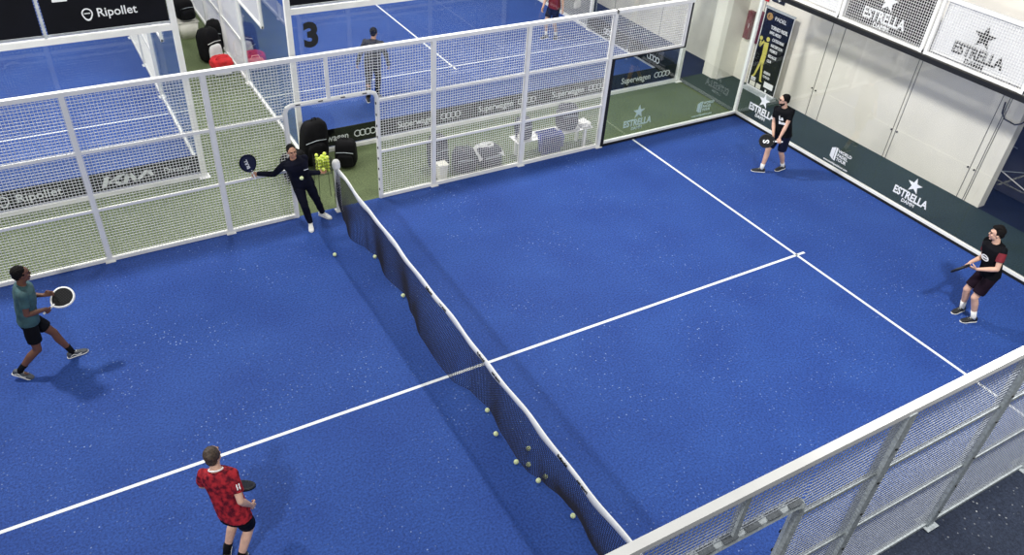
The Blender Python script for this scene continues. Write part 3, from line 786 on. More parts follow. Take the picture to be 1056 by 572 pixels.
# red hose cabinets and signs on the wall
def cabinet(y0, y1, z0, z1, label):
    t = thing('fire_cabinet', (11.68, (y0+y1)/2, z0), label, 'cabinet', 'dark red wall cabinets')
    b = bbox(11.62, 11.725, y0, y1, z0, z1, .01); obj('box', b, M['darkred'], t)
    b = bbox(11.612, 11.622, y0+.02, y1-.02, z0+.03, z1-.03, .003); obj('front', b, M['darkred'], t)
    b = BM(); tube(b, [(11.605, y0+.04, (z0+z1)/2-.05), (11.605, y0+.04, (z0+z1)/2+.05)], .008, 6); obj('handle', b, M['ink'], t)
cabinet(6.58, 6.76, 1.08, 1.78, 'narrow dark red cabinet on the wall beside the pier'); cabinet(6.27, 6.43, 1.08, 1.86, 'narrow dark red cabinet on the wall beside the roll-up poster')
t = thing('wall_sign', (11.72, 6.0, 2.2), 'small black sign with a white arrow high on the cream wall', 'sign')
b = bbox(11.70, 11.725, 5.78, 6.18, 2.18, 2.40, .003); obj('plate', b, M['black'], t)
b = BM(); prism(b, [(.06, .07), (.22, .07), (.22, .03), (.33, .11), (.22, .19), (.22, .15), (.06, .15)], (11.697, 6.18, 2.18), Yd, Z); obj('arrow', b, M['ink'], t)
t = thing('wall_sign', (11.72, 6.35, 2.15), 'small square red sign high on the cream wall', 'sign')
b = bbox(11.70, 11.725, 6.27, 6.45, 2.12, 2.36, .003); obj('plate', b, M['red'], t)
b = BM(); prism(b, [(.05, .06), (.13, .06), (.13, .18), (.05, .18)], (11.697, 6.45, 2.12), Yd, Z); obj('pictogram', b, M['ink'], t)

# dark storage rack past the wall end
t = thing('storage_rack', (12.9, -0.9, 0), 'dark covered rack with pale cross braces past the wall end', 'rack')
b = bbox(12.66, 13.3, -3.2, 0.9, 0.06, 1.95, .02); obj('dark_cover', b, M['curtain'], t)
for y in (-3.15, -1.1, 0.85):
    b = BM(); box(b, 12.60, 12.65, y-.03, y+.03, 0, 1.98); obj('upright', b, M['curtain'], t)
b = BM(); tube(b, [(12.62, .85, .75), (12.62, -1.1, .25)], .012, 6); obj('brace', b, M['white'], t)
b = BM(); tube(b, [(12.62, .85, .1), (12.62, -1.1, .9)], .009, 6); obj('brace', b, M['galv'], t)
b = BM(); tube(b, [(12.62, .3, 1.1), (12.62, -.2, 1.06)], .012, 6); obj('brace', b, M['galv'], t)
t = thing('cable', (11.8, -0.3, 1.8), 'black cable looping off the end of the cream wall', 'cable')
b = BM(); tube(b, [(11.69, -.02, 2.15), (11.69, -.05, 1.95), (11.69, -.14, 1.86), (11.69, -.36, 1.84), (11.70, -.46, 1.90), (11.84, -.47, 1.95), (12.0, -.47, 1.95)], .014, 8); obj('loop', b, M['black'], t, True)
t = thing('steel_post', (11.10, 12.44, 0), 'dark steel post standing beyond the right side of court 3', 'post')
b = BM(); box(b, 11.06, 11.14, 12.40, 12.48, 0, 3.2); box(b, 10.98, 11.22, 12.32, 12.56, 0, .012); obj('shaft', b, M['black'], t)
b = BM(); box(b, 11.14, 11.20, 12.42, 12.46, 0, 3.2); obj('pale_edge', b, M['galv'], t)

# ================================================================== PEOPLE
def ik(a, t, l1, l2, hint):
    d = t-a; L = d.length; mx = (l1+l2)*0.998
    if L > mx: t = a+d.normalized()*mx; d = t-a; L = mx
    x = (l1*l1-l2*l2+L*L)/(2*L); h = math.sqrt(max(0, l1*l1-x*x)); dn = d.normalized()
    hv = hint-dn*hint.dot(dn); hv = hv.normalized()
    return a+dn*x+hv*h, t

def hand(bm, w, d, n, side, curl=0.5, s=1.0):
    """w wrist, d towards the knuckles, n the way the palm faces; side = +1 right hand"""
    d = d.normalized(); n = (n-d*n.dot(d)).normalized(); r = d.cross(n)*side      # r: towards the thumb
    secs = []
    for t, hw, hd in ((-.01, .022, .019), (.02, .030, .017), (.05, .038, .015), (.085, .040, .013), (.095, .036, .011)):
        secs.append((w+d*t*s, r, n, hw*s, hd*s))
    loft(bm, secs, 14, 2.6)
    for k, (o, L) in enumerate(((.030, .072), (.010, .080), (-.010, .074), (-.029, .060))):
        p = w+d*(.090*s)+r*(o*s); ang = 0.15+curl*0.5; pts = [p-d*.02]; q = p; pts.append(q)
        for seg, f in enumerate((.42, .32, .26)):
            dd = d*math.cos(ang)+n*math.sin(ang); q = q+dd*(L*f*s); pts.append(q); ang += curl*1.35
        tube(bm, pts, [.0095*s, .0095*s, .009*s, .0082*s, .0072*s], 8)
    p = w+d*(.025*s)+r*(.026*s); q1 = p+(r*.75+d*.6+n*.25).normalized()*.040*s
    q2 = q1+(r*(.35-curl*.5)+d*.75+n*(.2+curl*.6)).normalized()*.032*s; q3 = q2+(r*(.1-curl*.8)+d*.6+n*(.2+curl*.8)).normalized()*.026*s
    tube(bm, [p, q1, q2, q3], [.013*s, .0115*s, .010*s, .0085*s], 8)

SK = lambda nme, c: mat(nme, c, 0.55, vary=0.06, scale=14)
M['skin_tan'] = SK('tan_skin', (190, 142, 116)); M['skin_light'] = SK('light_skin', (212, 170, 148)); M['skin_dark'] = SK('brown_skin', (104, 68, 52))
M['hair_black'] = mat('black_hair', (15, 12, 13), 0.85, spec=0.2, vary=0.3, scale=60, bump=0.6); M['hair_brown'] = mat('brown_hair', (62, 48, 38), 0.6, vary=0.4, scale=50, bump=0.6)
M['eye'] = mat('dark_eye', (18, 14, 12), 0.2); M['lips'] = mat('lips', (150, 84, 78), 0.5)
M['navyfab'] = mat('navy_tracksuit', (14, 16, 32), 0.85, spec=0.15, vary=0.2, scale=12, bump=0.3)
M['blackfab'] = mat('black_fabric', (11, 12, 18), 0.85, spec=0.15, vary=0.2, scale=12, bump=0.3)
M['tealfab'] = mat('grey_teal_fabric', (52, 84, 90), 0.8, vary=0.18, scale=12, bump=0.3)
M['camo'] = mat('red_camouflage_fabric', (84, 14, 32), 0.8, spec=0.2, scale=18, bump=0.2, col2=(172, 40, 50))
M['shortnavy'] = mat('dark_navy_fabric', (18, 23, 48), 0.85, spec=0.2, vary=0.15, scale=12, bump=0.3)
M['greyhood'] = mat('charcoal_fabric', (44, 44, 50), 0.85, vary=0.18, scale=12, bump=0.3)
M['maroon'] = mat('maroon_fabric', (112, 20, 36), 0.8, vary=0.15, scale=12, bump=0.3)
M['sock'] = mat('white_sock', (232, 232, 228), 0.85, vary=0.04, scale=30)
M['shoew'] = mat('white_shoe', (235, 235, 232), 0.6, vary=0.04, scale=20)
M['shoeb'] = mat('black_shoe', (26, 27, 32), 0.6, vary=0.2, scale=20)
M['shoeg'] = mat('dark_grey_shoe', (70, 74, 82), 0.6, vary=0.2, scale=20)

def person(label, F, n, sp):
    """F foot centre; n unit vector away from the camera; joints given as (s, d, z): right, away, up"""
    F = V((F[0], F[1], 0)); n = V((n[0], n[1], 0)).normalized(); R_ = V((n.y, -n.x, 0))
    W = lambda q: F+R_*q[0]+n*q[1]+Z*q[2]
    D = lambda q: (R_*q[0]+n*q[1]+Z*(q[2] if len(q) > 2 else 0)).normalized()
    k = sp.get('h', 1.75)/1.75; stout = sp.get('stout', 1.0)
    f = D(sp['face']); fc = D(sp.get('chest', sp['face'])); fh = D(sp.get('look', sp['face']))
    P = W(sp['pelvis']); N = W(sp['neck'])
    up = (N-P).normalized()
    rp = f.cross(Z).normalized(); rc = (fc-up*fc.dot(up)).normalized().cross(up).normalized(); fcc = up.cross(rc)
    rp2 = rp
    spine = lambda t: P.lerp(N, t)
    SH = [N-up*.055*k+rc*q*.172*k*stout for q in (-1, 1)]     # left, right
    HP = [P+rp*q*.088*k-Z*.02 for q in (-1, 1)]
    EL, WR, KN, AN = [None]*2, [None]*2, [None]*2, [None]*2
    for i, nm in enumerate(('L', 'R')):
        EL[i], WR[i] = ik(SH[i], W(sp['hand'+nm]), .295*k, .265*k, D(sp.get('elb'+nm, (0, 0, -1))))
        fd = D(sp['toe'+nm])
        AN[i] = W(sp['foot'+nm])+Z*.09
        KN[i], _a = ik(HP[i], AN[i], .425*k, .42*k, sp.get('kn'+nm) and D(sp['kn'+nm]) or (f*.8+fd*.4))
        AN[i] = _a
    up_h = sp.get('headup') and D(sp['headup']) or (up+Z).normalized()
    rh = fh.cross(up_h).normalized(); fh = up_h.cross(rh).normalized()
    H = N+up_h*.155*k+fh*.028
    HL = lambda x, y, z: H+rh*x*k+fh*y*k+up_h*z*k
    RM = Matrix((rh, fh, up_h)).transposed()
    hk = k*sp.get('head', 1.0)
    # ---- body
    b = BM()
    def torso(b, g, t0=-.16, t1=1.0, neckhole=False):
        pr = [(-.16, .125, .105), (-.10, .160, .118), (0.0, .172, .122), (.18, .160, .112), (.38, .150, .106), (.60, .168, .116), (.78, .182, .118), (.90, .178, .104), (.965, .135, .085), (1.0, .080, .065)]
        secs = []
        for t, hw, hd in pr:
            if t < t0 or t > t1: continue
            rr = rp.lerp(rc, max(0, min(1, t))).normalized(); ff = up.cross(rr).normalized()
            hd2 = hd*(1+(stout-1)*1.4)
            secs.append((spine(t)+ff*(.012 if .5 < t < .95 else 0), rr, ff, hw*k*stout+g, hd2*k+g))
        loft(b, secs, 28, 2.3)
    torso(b, -.016, t0=-.10)
    tube(b, [N-up*.03, N+up_h*.05*k+fh*.008, H-up_h*.03], [.060*k, .054*k, .055*k], 14)
    ell(b, HL(0, -.006, .028), .074*hk, .094*hk, .088*hk, RM)
    ell(b, HL(0, .020, -.040), .058*hk, .070*hk, .074*hk, RM)
    ell(b, HL(0, .068, -.094), .024*hk, .020*hk, .018*hk, RM, 2)
    ell(b, HL(0, .080, .040), .050*hk, .016*hk, .012*hk, RM, 2)
    tube(b, [HL(0, .088, .028), HL(0, .106, -.012), HL(0, .100, -.020)], [.008*hk, .0125*hk, .011*hk], 8)
    for q in (-1, 1):
        ell(b, HL(q*.074, -.004, -.006), .009*hk, .019*hk, .030*hk, RM, 2)
        ell(b, HL(q*.036, .070, -.020), .022*hk, .018*hk, .020*hk, RM, 2)
    ell(b, HL(0, .088, -.060), .024*hk, .010*hk, .012*hk, RM, 2)
    for i, q in enumerate((-1, 1)):
        tube(b, [SH[i], SH[i].lerp(EL[i], .5), EL[i]], [.050*k, .046*k, .036*k], 14)
        fo = (WR[i]-EL[i]).normalized()
        tube(b, [EL[i], EL[i].lerp(WR[i], .3), EL[i].lerp(WR[i], .75), WR[i]], [.037*k, .041*k, .030*k, .025*k], 14)
        hd_ = sp.get('hd'+'LR'[i]) and D(sp['hd'+'LR'[i]]) or fo
        pn = D(sp['palm'+'LR'[i]]) if sp.get('palm'+'LR'[i]) else (rc*-q)
        hand(b, WR[i], hd_, pn, q, sp.get('curl'+'LR'[i], 0.45), k)
        # legs
        tube(b, [HP[i], HP[i].lerp(KN[i], .4), HP[i].lerp(KN[i], .85), KN[i]], [.085*k*stout, .080*k, .058*k, .055*k], 16)
        cb = (KN[i]-HP[i]).normalized(); bk = (HP[i]+AN[i]-2*KN[i]); bk = bk.normalized() if bk.length > .02 else -f
        tube(b, [KN[i], KN[i].lerp(AN[i], .3)+bk*.012, KN[i].lerp(AN[i], .6)+bk*.006, KN[i].lerp(AN[i], .9), AN[i]], [.052*k, .056*k, .046*k, .034*k, .031*k], 16)
        fd = D(sp['toe'+'LR'[i]])
        tube(b, [AN[i]-Z*.035, AN[i]-Z*.055+fd*.09], [.026, .016], 10)
    body = remeshed('person', b, 0.0068, sp['skin'], None, 5, (F.x, F.y, 0))
    tag(body, label, 'person')
    # ---- face bits and hair
    for q in (-1, 1):
        b = BM(); ell(b, HL(q*.031, .083, .016), .012*hk, .008*hk, .008*hk, RM, 2); obj('eye', b, M['eye'], body, True)
        b = BM(); tube(b, [HL(q*.016, .094, .036), HL(q*.033, .092, .041), HL(q*.050, .080, .035)], .0045*hk, 6); obj('eyebrow', b, sp['hair'], body, True)
    b = BM(); tube(b, [HL(-.022, .091, -.056), HL(0, .098, -.057), HL(.022, .091, -.056)], [.004*hk, .006*hk, .004*hk], 6); obj('lips', b, M['lips'], body, True)
    b = BM()
    ell(b, HL(0, -.026, .050), .080*hk, .092*hk, .082*hk, RM); ell(b, HL(0, -.060, -.005), .062*hk, .048*hk, .060*hk, RM)
    for q in (-1, 1): ell(b, HL(q*.066, -.020, .030), .016*hk, .050*hk, .042*hk, RM, 2)
    if sp.get('quiff'): ell(b, HL(0, .040, .112), .058*hk, .050*hk, .030*hk, RM, 2); ell(b, HL(.01, -.01, .120), .066*hk, .07*hk, .026*hk, RM, 2)
    hs = H.copy(); am = .007 if sp.get('curly') else .003
    fr = 55 if sp.get('curly') else 30
    def mess(v): return v+(v-hs).normalized()*am*noise.noise(v*fr)
    remeshed('hair', b, 0.006, sp['hair'], body, 2, None, mess)
    if sp.get('beard'):
        b = BM(); ell(b, HL(0, .026, -.060), .062*hk, .072*hk, .056*hk, RM); 
        for v in list(b.verts):
            pass
        remeshed('beard', b, 0.006, sp['hair'], body, 2, None, lambda v: v if (v-H).dot(up_h) < -.052*k or (v-H).dot(fh) < .02 else v-fh*.022)
    if sp.get('glasses'):
        b = BM()
        for q in (-1, 1):
            c = HL(q*.033, .099, .014); tube(b, [c+rh*.024*math.cos(a)+up_h*.018*math.sin(a) for a in [j*math.pi/6 for j in range(12)]], .003, 5, 'flat', True)
            tube(b, [HL(q*.057, .098, .018), HL(q*.078, .0, .010)], .0028, 5)
        tube(b, [HL(-.010, .101, .016), HL(.010, .101, .016)], .0028, 5)
        obj('glasses', b, M['black'], body)
    # ---- shirt
    b = BM(); t0 = sp.get('hem', -.02)
    pr = [(t0, .178, .128), (.12, .172, .124), (.38, .164, .118), (.60, .176, .124), (.78, .190, .124), (.90, .184, .110), (.965, .142, .088), (1.0, .082, .066)]
    secs = []
    for t, hw, hd in pr:
        rr = rp.lerp(rc, max(0, min(1, t))).normalized(); ff = up.cross(rr).normalized()
        secs.append((spine(t)+ff*(.012 if .5 < t < .95 else 0), rr, ff, hw*k*stout+.008, hd*(1+(stout-1)*1.4)*k+.008))
    loft(b, secs, 32, 2.3)
    sl = sp.get('sleeve', .62)
    sv = []
    for i in (0, 1):
        sleeves = BM() if sp.get('sleeve_mat') else b
        sv.append(sleeves)
        if sl <= 1:
            e_ = SH[i].lerp(EL[i], sl); tube(b, [SH[i]+(SH[i]-EL[i]).normalized()*-.0, SH[i].lerp(EL[i], .1)], [.062*k, .062*k], 16)
            tube(sleeves, [SH[i].lerp(EL[i], .02), SH[i].lerp(EL[i], sl*.5), e_], [.060*k, .062*k, .064*k], 16, 'flat')
        else:
            tube(b, [SH[i], SH[i].lerp(EL[i], .5), EL[i], EL[i].lerp(WR[i], .3), EL[i].lerp(WR[i], .97)], [.062*k, .060*k, .053*k, .052*k, .042*k], 16, 'round')
    wr = lambda v: v+V((noise.noise(v*9), noise.noise(v*9+V((5, 0, 0))), 0))*.008
    sh = remeshed(sp.get('top', 't_shirt'), b, 0.0075, sp['shirt'], body, 3, None, wr)
    if sp.get('sleeve_mat'):
        for q in sv: remeshed('sleeve', q, 0.0075, sp['sleeve_mat'], body, 3, None, wr)
    # collar
    b = BM(); c = N+up*.004+up_h*.002
    tube(b, [c+rc*.072*k*math.cos(a)+fcc*.060*k*math.sin(a)-up*.018*math.sin(a) for a in [j*math.pi/12 for j in range(24)]], .009 if sl <= 1 else .016, 8, 'flat', True)
    obj('collar', b, sp.get('collar', sp['shirt']), body, True)
    # ---- shorts / trousers
    b = BM(); cc = []
    for t, hw, hd in ((-.17, .12, .10), (-.10, .168, .125), (0.0, .176, .124), (.14, .166, .116)):
        cc.append((spine(t) if t > 0 else P+Z*t*.5, rp, f, hw*k*stout, hd*k))
    loft(b, cc, 26, 2.3)
    for i in (0, 1):
        lg = sp.get('leg', .68)
        if lg <= 1: tube(b, [HP[i], HP[i].lerp(KN[i], lg*.5), HP[i].lerp(KN[i], lg)], [.098*k*stout, .096*k, .092*k], 20, 'flat')
        else: tube(b, [HP[i], HP[i].lerp(KN[i], .5), KN[i], KN[i].lerp(AN[i], .4), KN[i].lerp(AN[i], .97)], [.100*k*stout, .090*k, .070*k, .064*k, .054*k], 20, 'flat')
    remeshed('shorts' if sp.get('leg', .68) <= 1 else 'trousers', b, 0.0075, sp['shorts'], body, 3, None, lambda v: v+V((noise.noise(v*8), noise.noise(v*8+V((5, 0, 0))), 0))*.010)
    # ---- socks and shoes
    for i in (0, 1):
        fd = D(sp['toe'+'LR'[i]]); A = AN[i]; lift = sp.get('lift'+'LR'[i], 0.0)   # lift: heel raised (pitch, radians)
        if sp.get('leg', .68) <= 1:
            b = BM(); q0 = A.lerp(KN[i], sp.get('socklen', .28)); tube(b, [q0, A.lerp(KN[i], .06), A-Z*.02], [.046*k, .041*k, .042*k], 14, 'flat'); obj('sock', b, sp.get('sockm', M['sock']), body, True)
        rs = fd.cross(Z).normalized(); fw = (fd*math.cos(lift)-Z*math.sin(lift)).normalized(); uu = rs.cross(fw)
        base = A-uu*.09
        def shoe(b, prof, g=1.0):
            secs = []
            for y, hw, h0, h1 in prof:
                secs.append((base+fw*y+uu*((h0+h1)/2), rs, uu, hw*g, (h1-h0)/2))
            loft(b, secs, 18, 2.8)
        b = BM()
        shoe(b, [(-.078, .020, .02, .07), (-.066, .034, .012, .092), (-.03, .040, .01, .105), (.02, .040, .01, .100), (.06, .042, .01, .082), (.11, .049, .01, .062), (.15, .048, .01, .050), (.185, .036, .012, .040), (.200, .016, .016, .030)], k)
        so = obj('shoe', b, sp['shoe'], body, True)
        b = BM()
        shoe(b, [(-.084, .022, .002, .022), (-.06, .038, 0, .024), (.0, .040, 0, .022), (.06, .043, 0, .020), (.12, .051, 0, .019), (.17, .046, 0, .019), (.207, .018, .004, .018)], k)
        obj('sole', b, sp.get('sole', M['shoew']), so, True)
        b = BM()
        for y in (.03, .055, .08): tube(b, [base+fw*y+rs*.026+uu*(.105-y*.52), base+fw*y+uu*(.114-y*.52), base+fw*y-rs*.026+uu*(.105-y*.52)], .0035, 5)
        obj('laces', b, sp.get('lace', M['shoew']), so, True)
        if sp.get('stripe'):
            for q in (-1, 1):
                b = BM(); tube(b, [base+fw*-.04+rs*q*.041+uu*.045, base+fw*.0+rs*q*.043+uu*.065, base+fw*.05+rs*q*.045+uu*.040, base+fw*.10+rs*q*.050+uu*.045], .005, 6); obj('stripe', b, M['shoew'], so, True)
    return dict(body=body, W=W, D=D, N=N, P=P, up=up, rc=rc, fc=fcc, SH=SH, EL=EL, WR=WR, k=k, AN=AN, KN=KN, shirt=sh)

def racket(label, grip, head_dir, face, m_face, m_rim, m_grip, deco=None):
    """teardrop padel racket; grip = middle of the handle, head_dir towards the head, face = normal of the hitting face"""
    hd = V(head_dir).normalized()
    if face[0] == 'edge':
        vw = (V(grip)-V((-4.0, -7.4, 8.1))).normalized(); face = hd.cross(vw).normalized()-vw*face[1]
    fn = V(face); fn = (fn-hd*fn.dot(hd)).normalized(); r = hd.cross(fn)
    g = V(grip); t = thing('padel_racket', g, label, 'racket')
    out = []
    for k in range(44):
        a = 2*math.pi*k/44
        x = .128*math.cos(a); y = .128*math.sin(a)
        if y < 0: y *= 1.30; x *= (1-0.18*(abs(y)/.166)**2)
        out.append((x, y))
    cy = .245
    b = BM(); prism(b, [(x, y+cy) for x, y in out], g, r, hd, .034); bmesh.ops.recalc_face_normals(b, faces=b.faces); obj('face', b, m_face, t)
    b = BM(); pts = [g+r*x+hd*(y+cy) for x, y in out]; tube(b, pts, .0195, 8, 'flat', True); obj('rim', b, m_rim, t, True)
    b = BM()
    for i in range(-3, 4):
        for j in range(-3, 4):
            if i*i+j*j < 11:
                c = g+r*i*.027+hd*(cy+.01+j*.027)
                tube(b, [c-fn*.0178, c+fn*.0178], .0062, 8, 'flat')
    o = obj('drill_holes', b, M['blackink'], t); o['kind'] = 'stuff'
    b = BM(); tube(b, [g-hd*.085, g-hd*.08, g+hd*.075, g+hd*.10], [.019, .016, .0155, .020], 12, 'flat'); obj('grip', b, m_grip, t, True)
    b = BM()
    for q in (-1, 1): tube(b, [g+hd*.085+r*q*.010, g+hd*.115+r*q*.034], .014, 8)
    obj('throat', b, m_rim, t, True)
    if deco:
        s_ = deco.get('size', .07)
        for sg in (1, -1):
            rr = deco.get('right', r)
            text(deco['text'], s_, M['ink'], t, g+hd*(cy+deco.get('dy', 0))+fn*sg*.0185-(hd*sg if deco.get('along') else r*sg)*deco.get('off', .08), hd*sg if deco.get('along') else r*sg*1, (-r) if deco.get('along') else hd, bold=.03)
    return t

def grip_frame(wr, el, hd, flip=1):
    """hand direction and palm normal that close round a handle pointing along hd"""
    fo = (wr-el).normalized(); hd = hd.normalized(); d = (fo-hd*fo.dot(hd)).normalized(); return d

def unW(n, v):
    n = V((n[0], n[1], 0)).normalized(); R_ = V((n.y, -n.x, 0)); return (v.dot(R_), v.dot(n), v.z)

def hold(sp, n, F, side, hd):
    """make the hand of that side grip a handle along hd; returns handle centre (needs the finished pose)"""
    pass

def build(label, F, n, sp, rk=None):
    """two passes: solve the arm, then orient the gripping hand to the racket handle"""
    if rk:
        n_ = V((n[0], n[1], 0)).normalized(); R_ = V((n_.y, -n_.x, 0)); Fv = V((F[0], F[1], 0))
        W = lambda q: Fv+R_*q[0]+n_*q[1]+Z*q[2]
        D = lambda q: (R_*q[0]+n_*q[1]+Z*q[2]).normalized()
        s = rk['side']; k = sp.get('h', 1.75)/1.75
        P = W(sp['pelvis']); N = W(sp['neck']); up = (N-P).normalized(); fc = D(sp.get('chest', sp['face']+(0,) if len(sp['face']) == 2 else sp['face']))
        rc = (fc-up*fc.dot(up)).normalized().cross(up).normalized(); q = 1 if s == 'R' else -1
        S = N-up*.055*k+rc*q*.172*k*sp.get('stout', 1.0)
        E_, W_ = ik(S, W(sp['hand'+s]), .295*k, .265*k, D(sp.get('elb'+s, (0, 0, -1))))
        hd = D(rk['dir']); d = grip_frame(W_, E_, hd)
        # thumb side (r = d x n * side) points along the racket head
        nrm = hd.cross(d)*q          # so that d.cross(nrm)*q == hd
        sp['hd'+s] = unW(n, d); sp['palm'+s] = unW(n, nrm); sp['curl'+s] = 1.0
        c = W_+d*.080*k+nrm*.027
        res = person(label, F, n, sp)
        racket(rk['label'], c+hd*.02, hd, (rk['face'] if rk['face'][0] == 'edge' else D(rk['face'])), rk['mf'], rk['mr'], rk['mg'], rk.get('deco'))
        return res
    return person(label, F, n, sp)

S3 = lambda *a: tuple(a)
rack_black = mat('black_racket_face', (10, 11, 15), .5, spec=.3, vary=.2); rack_navy = mat('navy_racket_face', (18, 24, 58), .4, vary=.15)
# ---- the coach
coach = build('person in navy tracksuit and white shoes at the net post, arm out with racket', (-.58, 4.60), (.28, .96), dict(
    h=1.72, face=(.10, -1, 0), chest=(.12, -1, 0), look=(.35, -1, -.35), pelvis=(-.14, .06, .88), neck=(-.25, .02, 1.37), stout=1.08,
    handR=(-.86, .06, 1.10), elbR=(0, .3, -1), handL=(.16, .10, 1.02), elbL=(.2, 0, -1), palmL=(0, -.2, 1), curlL=.6,
    footR=(-.08, -.04, 0), footL=(.15, .28, 0), toeR=(.02, -1, 0), toeL=(.75, -.65, 0), skin=M['skin_tan'], hair=M['hair_black'],
    shirt=M['navyfab'], top='track_top', sleeve=2, shorts=M['navyfab'], leg=2, shoe=M['shoew'], sole=M['shoew'], hem=-.06),
    dict(side='R', dir=(-.28, .05, 1), face=(.35, -1, .2), label='dark navy padel racket raised by the coach in the navy tracksuit', mf=rack_navy, mr=M['shortnavy'], mg=M['ink'], deco=dict(text='BULL', size=.075, along=1, off=.10)))
c = coach; q = c['N']-c['up']*.20+c['fc']*.150+c['rc']*-.10
b = BM(); prism(b, [(0, 0), (.08, 0), (.08, .014), (0, .014)], q, -c['rc'], c['up'], .003); obj('chest_print', b, M['ink'], c['body'])
ball_thing(c['P']+c['up']*.30+c['fc']*.34-c['rc']*.02, 'tennis ball in mid-air in front of the chest of the person in navy tracksuit', M['ball'], None)
hb = c['WR'][0]+(c['WR'][0]-c['EL'][0]).normalized()*.085+Z*.055
ball_thing(hb, 'yellow tennis ball in the left hand of the person in navy tracksuit', M['bally'], None)

# ---- left player
lp = build('person in grey teal T-shirt and black shorts striding right at the left edge', (-5.2, 2.67), (-.12, .99), dict(
    h=1.77, face=(1, -.10, 0), chest=(1, -.12, 0), look=(1, .05, -.10), pelvis=(.02, .03, .88), neck=(.10, .03, 1.44),
    handR=(.26, -.06, 1.02), elbR=(-.7, -.3, -1), handL=(.30, .12, 1.12), elbL=(-.3, .5, -1), palmL=(.3, -1, .2), curlL=.7, hdL=(1, -.1, 0),
    footR=(-.31, -.02, .045), footL=(.38, .06, 0), toeR=(.85, -.5, 0), toeL=(1, .06, 0), liftR=.42, skin=M['skin_dark'], hair=M['hair_black'], curly=1,
    shirt=M['tealfab'], sleeve=.6, shorts=M['blackfab'], leg=.66, shoe=M['shoeg'], stripe=1, sockm=M['blackfab'], socklen=.30, head=1.04),
    dict(side='R', dir=(.9, .25, .35), face=(.25, -.45, .85), label='dark padel racket with white rim held by the person in the teal T-shirt', mf=rack_black, mr=M['white'], mg=M['ink']))

# ---- red player
rp_ = build('person in red camouflage shirt seen from behind near the bottom edge', (-3.64, -1.5), (.07, 1.0), dict(
    h=1.80, face=(.75, .75, 0), chest=(.62, .85, 0), look=(.45, 1, -.1), pelvis=(.08, -.14, .86), neck=(.01, .04, 1.42), stout=1.0,
    handR=(.26, -.16, .94), elbR=(-.15, -1, -.5), handL=(.03, .30, .86), elbL=(-.8, .2, -.6), curlR=.9, palmR=(-.6, .8, 0),
    footR=(.01, -.20, 0), footL=(-.10, -.02, 0), toeR=(.5, 1, 0), toeL=(.2, 1, 0), skin=M['skin_light'], hair=M['hair_brown'], quiff=0,
    shirt=M['camo'], collar=M['ink'], sleeve=.68, shorts=M['blackfab'], leg=.66, shoe=M['shoeb'], sockm=M['blackfab'], socklen=.3, hem=-.03),
    dict(side='L', dir=(.85, .2, -.35), face=('edge', .5), label='black padel racket held in front of the person in the red camouflage shirt', mf=rack_black, mr=M['black'], mg=M['black']))
c = rp_; e_ = c['SH'][1].lerp(c['EL'][1], .45)
for q in (0, 1):
    b = BM(); ax = (c['EL'][1]-c['SH'][1]).normalized(); o = (c['rc']-ax*c['rc'].dot(ax)).normalized()*.8-c['fc']*.6; o = (o-ax*o.dot(ax)).normalized(); sd = ax.cross(o)
    prism(b, [(-.006, -.03), (.006, -.03), (.006, .03), (-.006, .03)], e_+o*.068+sd*(.012-.026*q), sd, -ax, .004); obj('sleeve_print', b, M['ink'], c['body'])

# ---- back player
bp = build('bearded person in black T-shirt and glasses standing by the end glass', (8.85, 2.55), (.79, .61), dict(
    h=1.76, face=(-.55, -.85, 0), chest=(-.45, -.9, 0), look=(-1, -.35, -.12), pelvis=(.02, .02, .90), neck=(-.10, .0, 1.44),
    handL=(-.03, -.28, .86), elbL=(.9, .2, -.5), handR=(-.16, -.12, .86), elbR=(-.4, .9, -.2), curlR=.5,
    footR=(-.20, -.16, 0), footL=(.20, .18, 0), toeR=(-1, -.25, 0), toeL=(-.6, -.8, 0), skin=M['skin_light'], hair=M['hair_black'], beard=1, glasses=1,
    shirt=M['blackfab'], sleeve=.6, shorts=M['shortnavy'], leg=.85, shoe=M['shoeb'], sockm=M['sock'], socklen=.24, hem=-.06),
    dict(side='L', dir=(-1, .1, -.22), face=(-.15, -1, .4), label='black padel racket held low by the bearded person in black', mf=rack_black, mr=M['black'], mg=M['ink'], deco=dict(text='S', size=.17, off=.05, dy=-.06)))
c = bp; q = c['N']-c['up']*.30+c['fc']*.150-c['rc']*-.03
text('La', .11, M['ink'], c['shirt'], q+c['up']*.09, -c['rc'], c['up'], bold=.05); text('Bota', .085, M['ink'], c['shirt'], q, -c['rc'], c['up'], bold=.05)

# ---- right player
rp2 = build('person in black shirt with dark red sleeves waiting at the right edge', (8.22, -2.62), (.93, .36), dict(
    h=1.78, face=(-.75, -.66, 0), chest=(-.65, -.76, 0), look=(-1, -.30, -.05), pelvis=(-.02, .06, .92), neck=(-.14, .0, 1.47),
    handR=(-.33, -.12, 1.06), elbR=(.3, .3, -1), handL=(-.20, -.26, 1.06), elbL=(.9, -.2, -.6), curlL=.7, palmL=(-.4, .5, .4), hdL=(-1, -.1, 0),
    footR=(-.14, .13, 0), footL=(.08, -.04, 0), toeR=(-.45, -.9, 0), toeL=(-.7, -.7, 0), skin=M['skin_light'], hair=M['hair_black'], quiff=1,
    shirt=M['blackfab'], sleeve_mat=M['maroon'], sleeve=.6, shorts=mat('wine_black_fabric', (24, 12, 24), .85, spec=.15, vary=.3, scale=5), leg=.80, shoe=M['shoeb'], sockm=M['sock'], socklen=.36, hem=-.06),
    dict(side='R', dir=(-.24, -.92, .22), face=('edge', .2), label='black padel racket held flat at the waist by the person at the right edge', mf=rack_black, mr=M['black'], mg=M['black']))
c = rp2
b = BM(); o = c['N']-c['up']*.24+c['fc']*.148
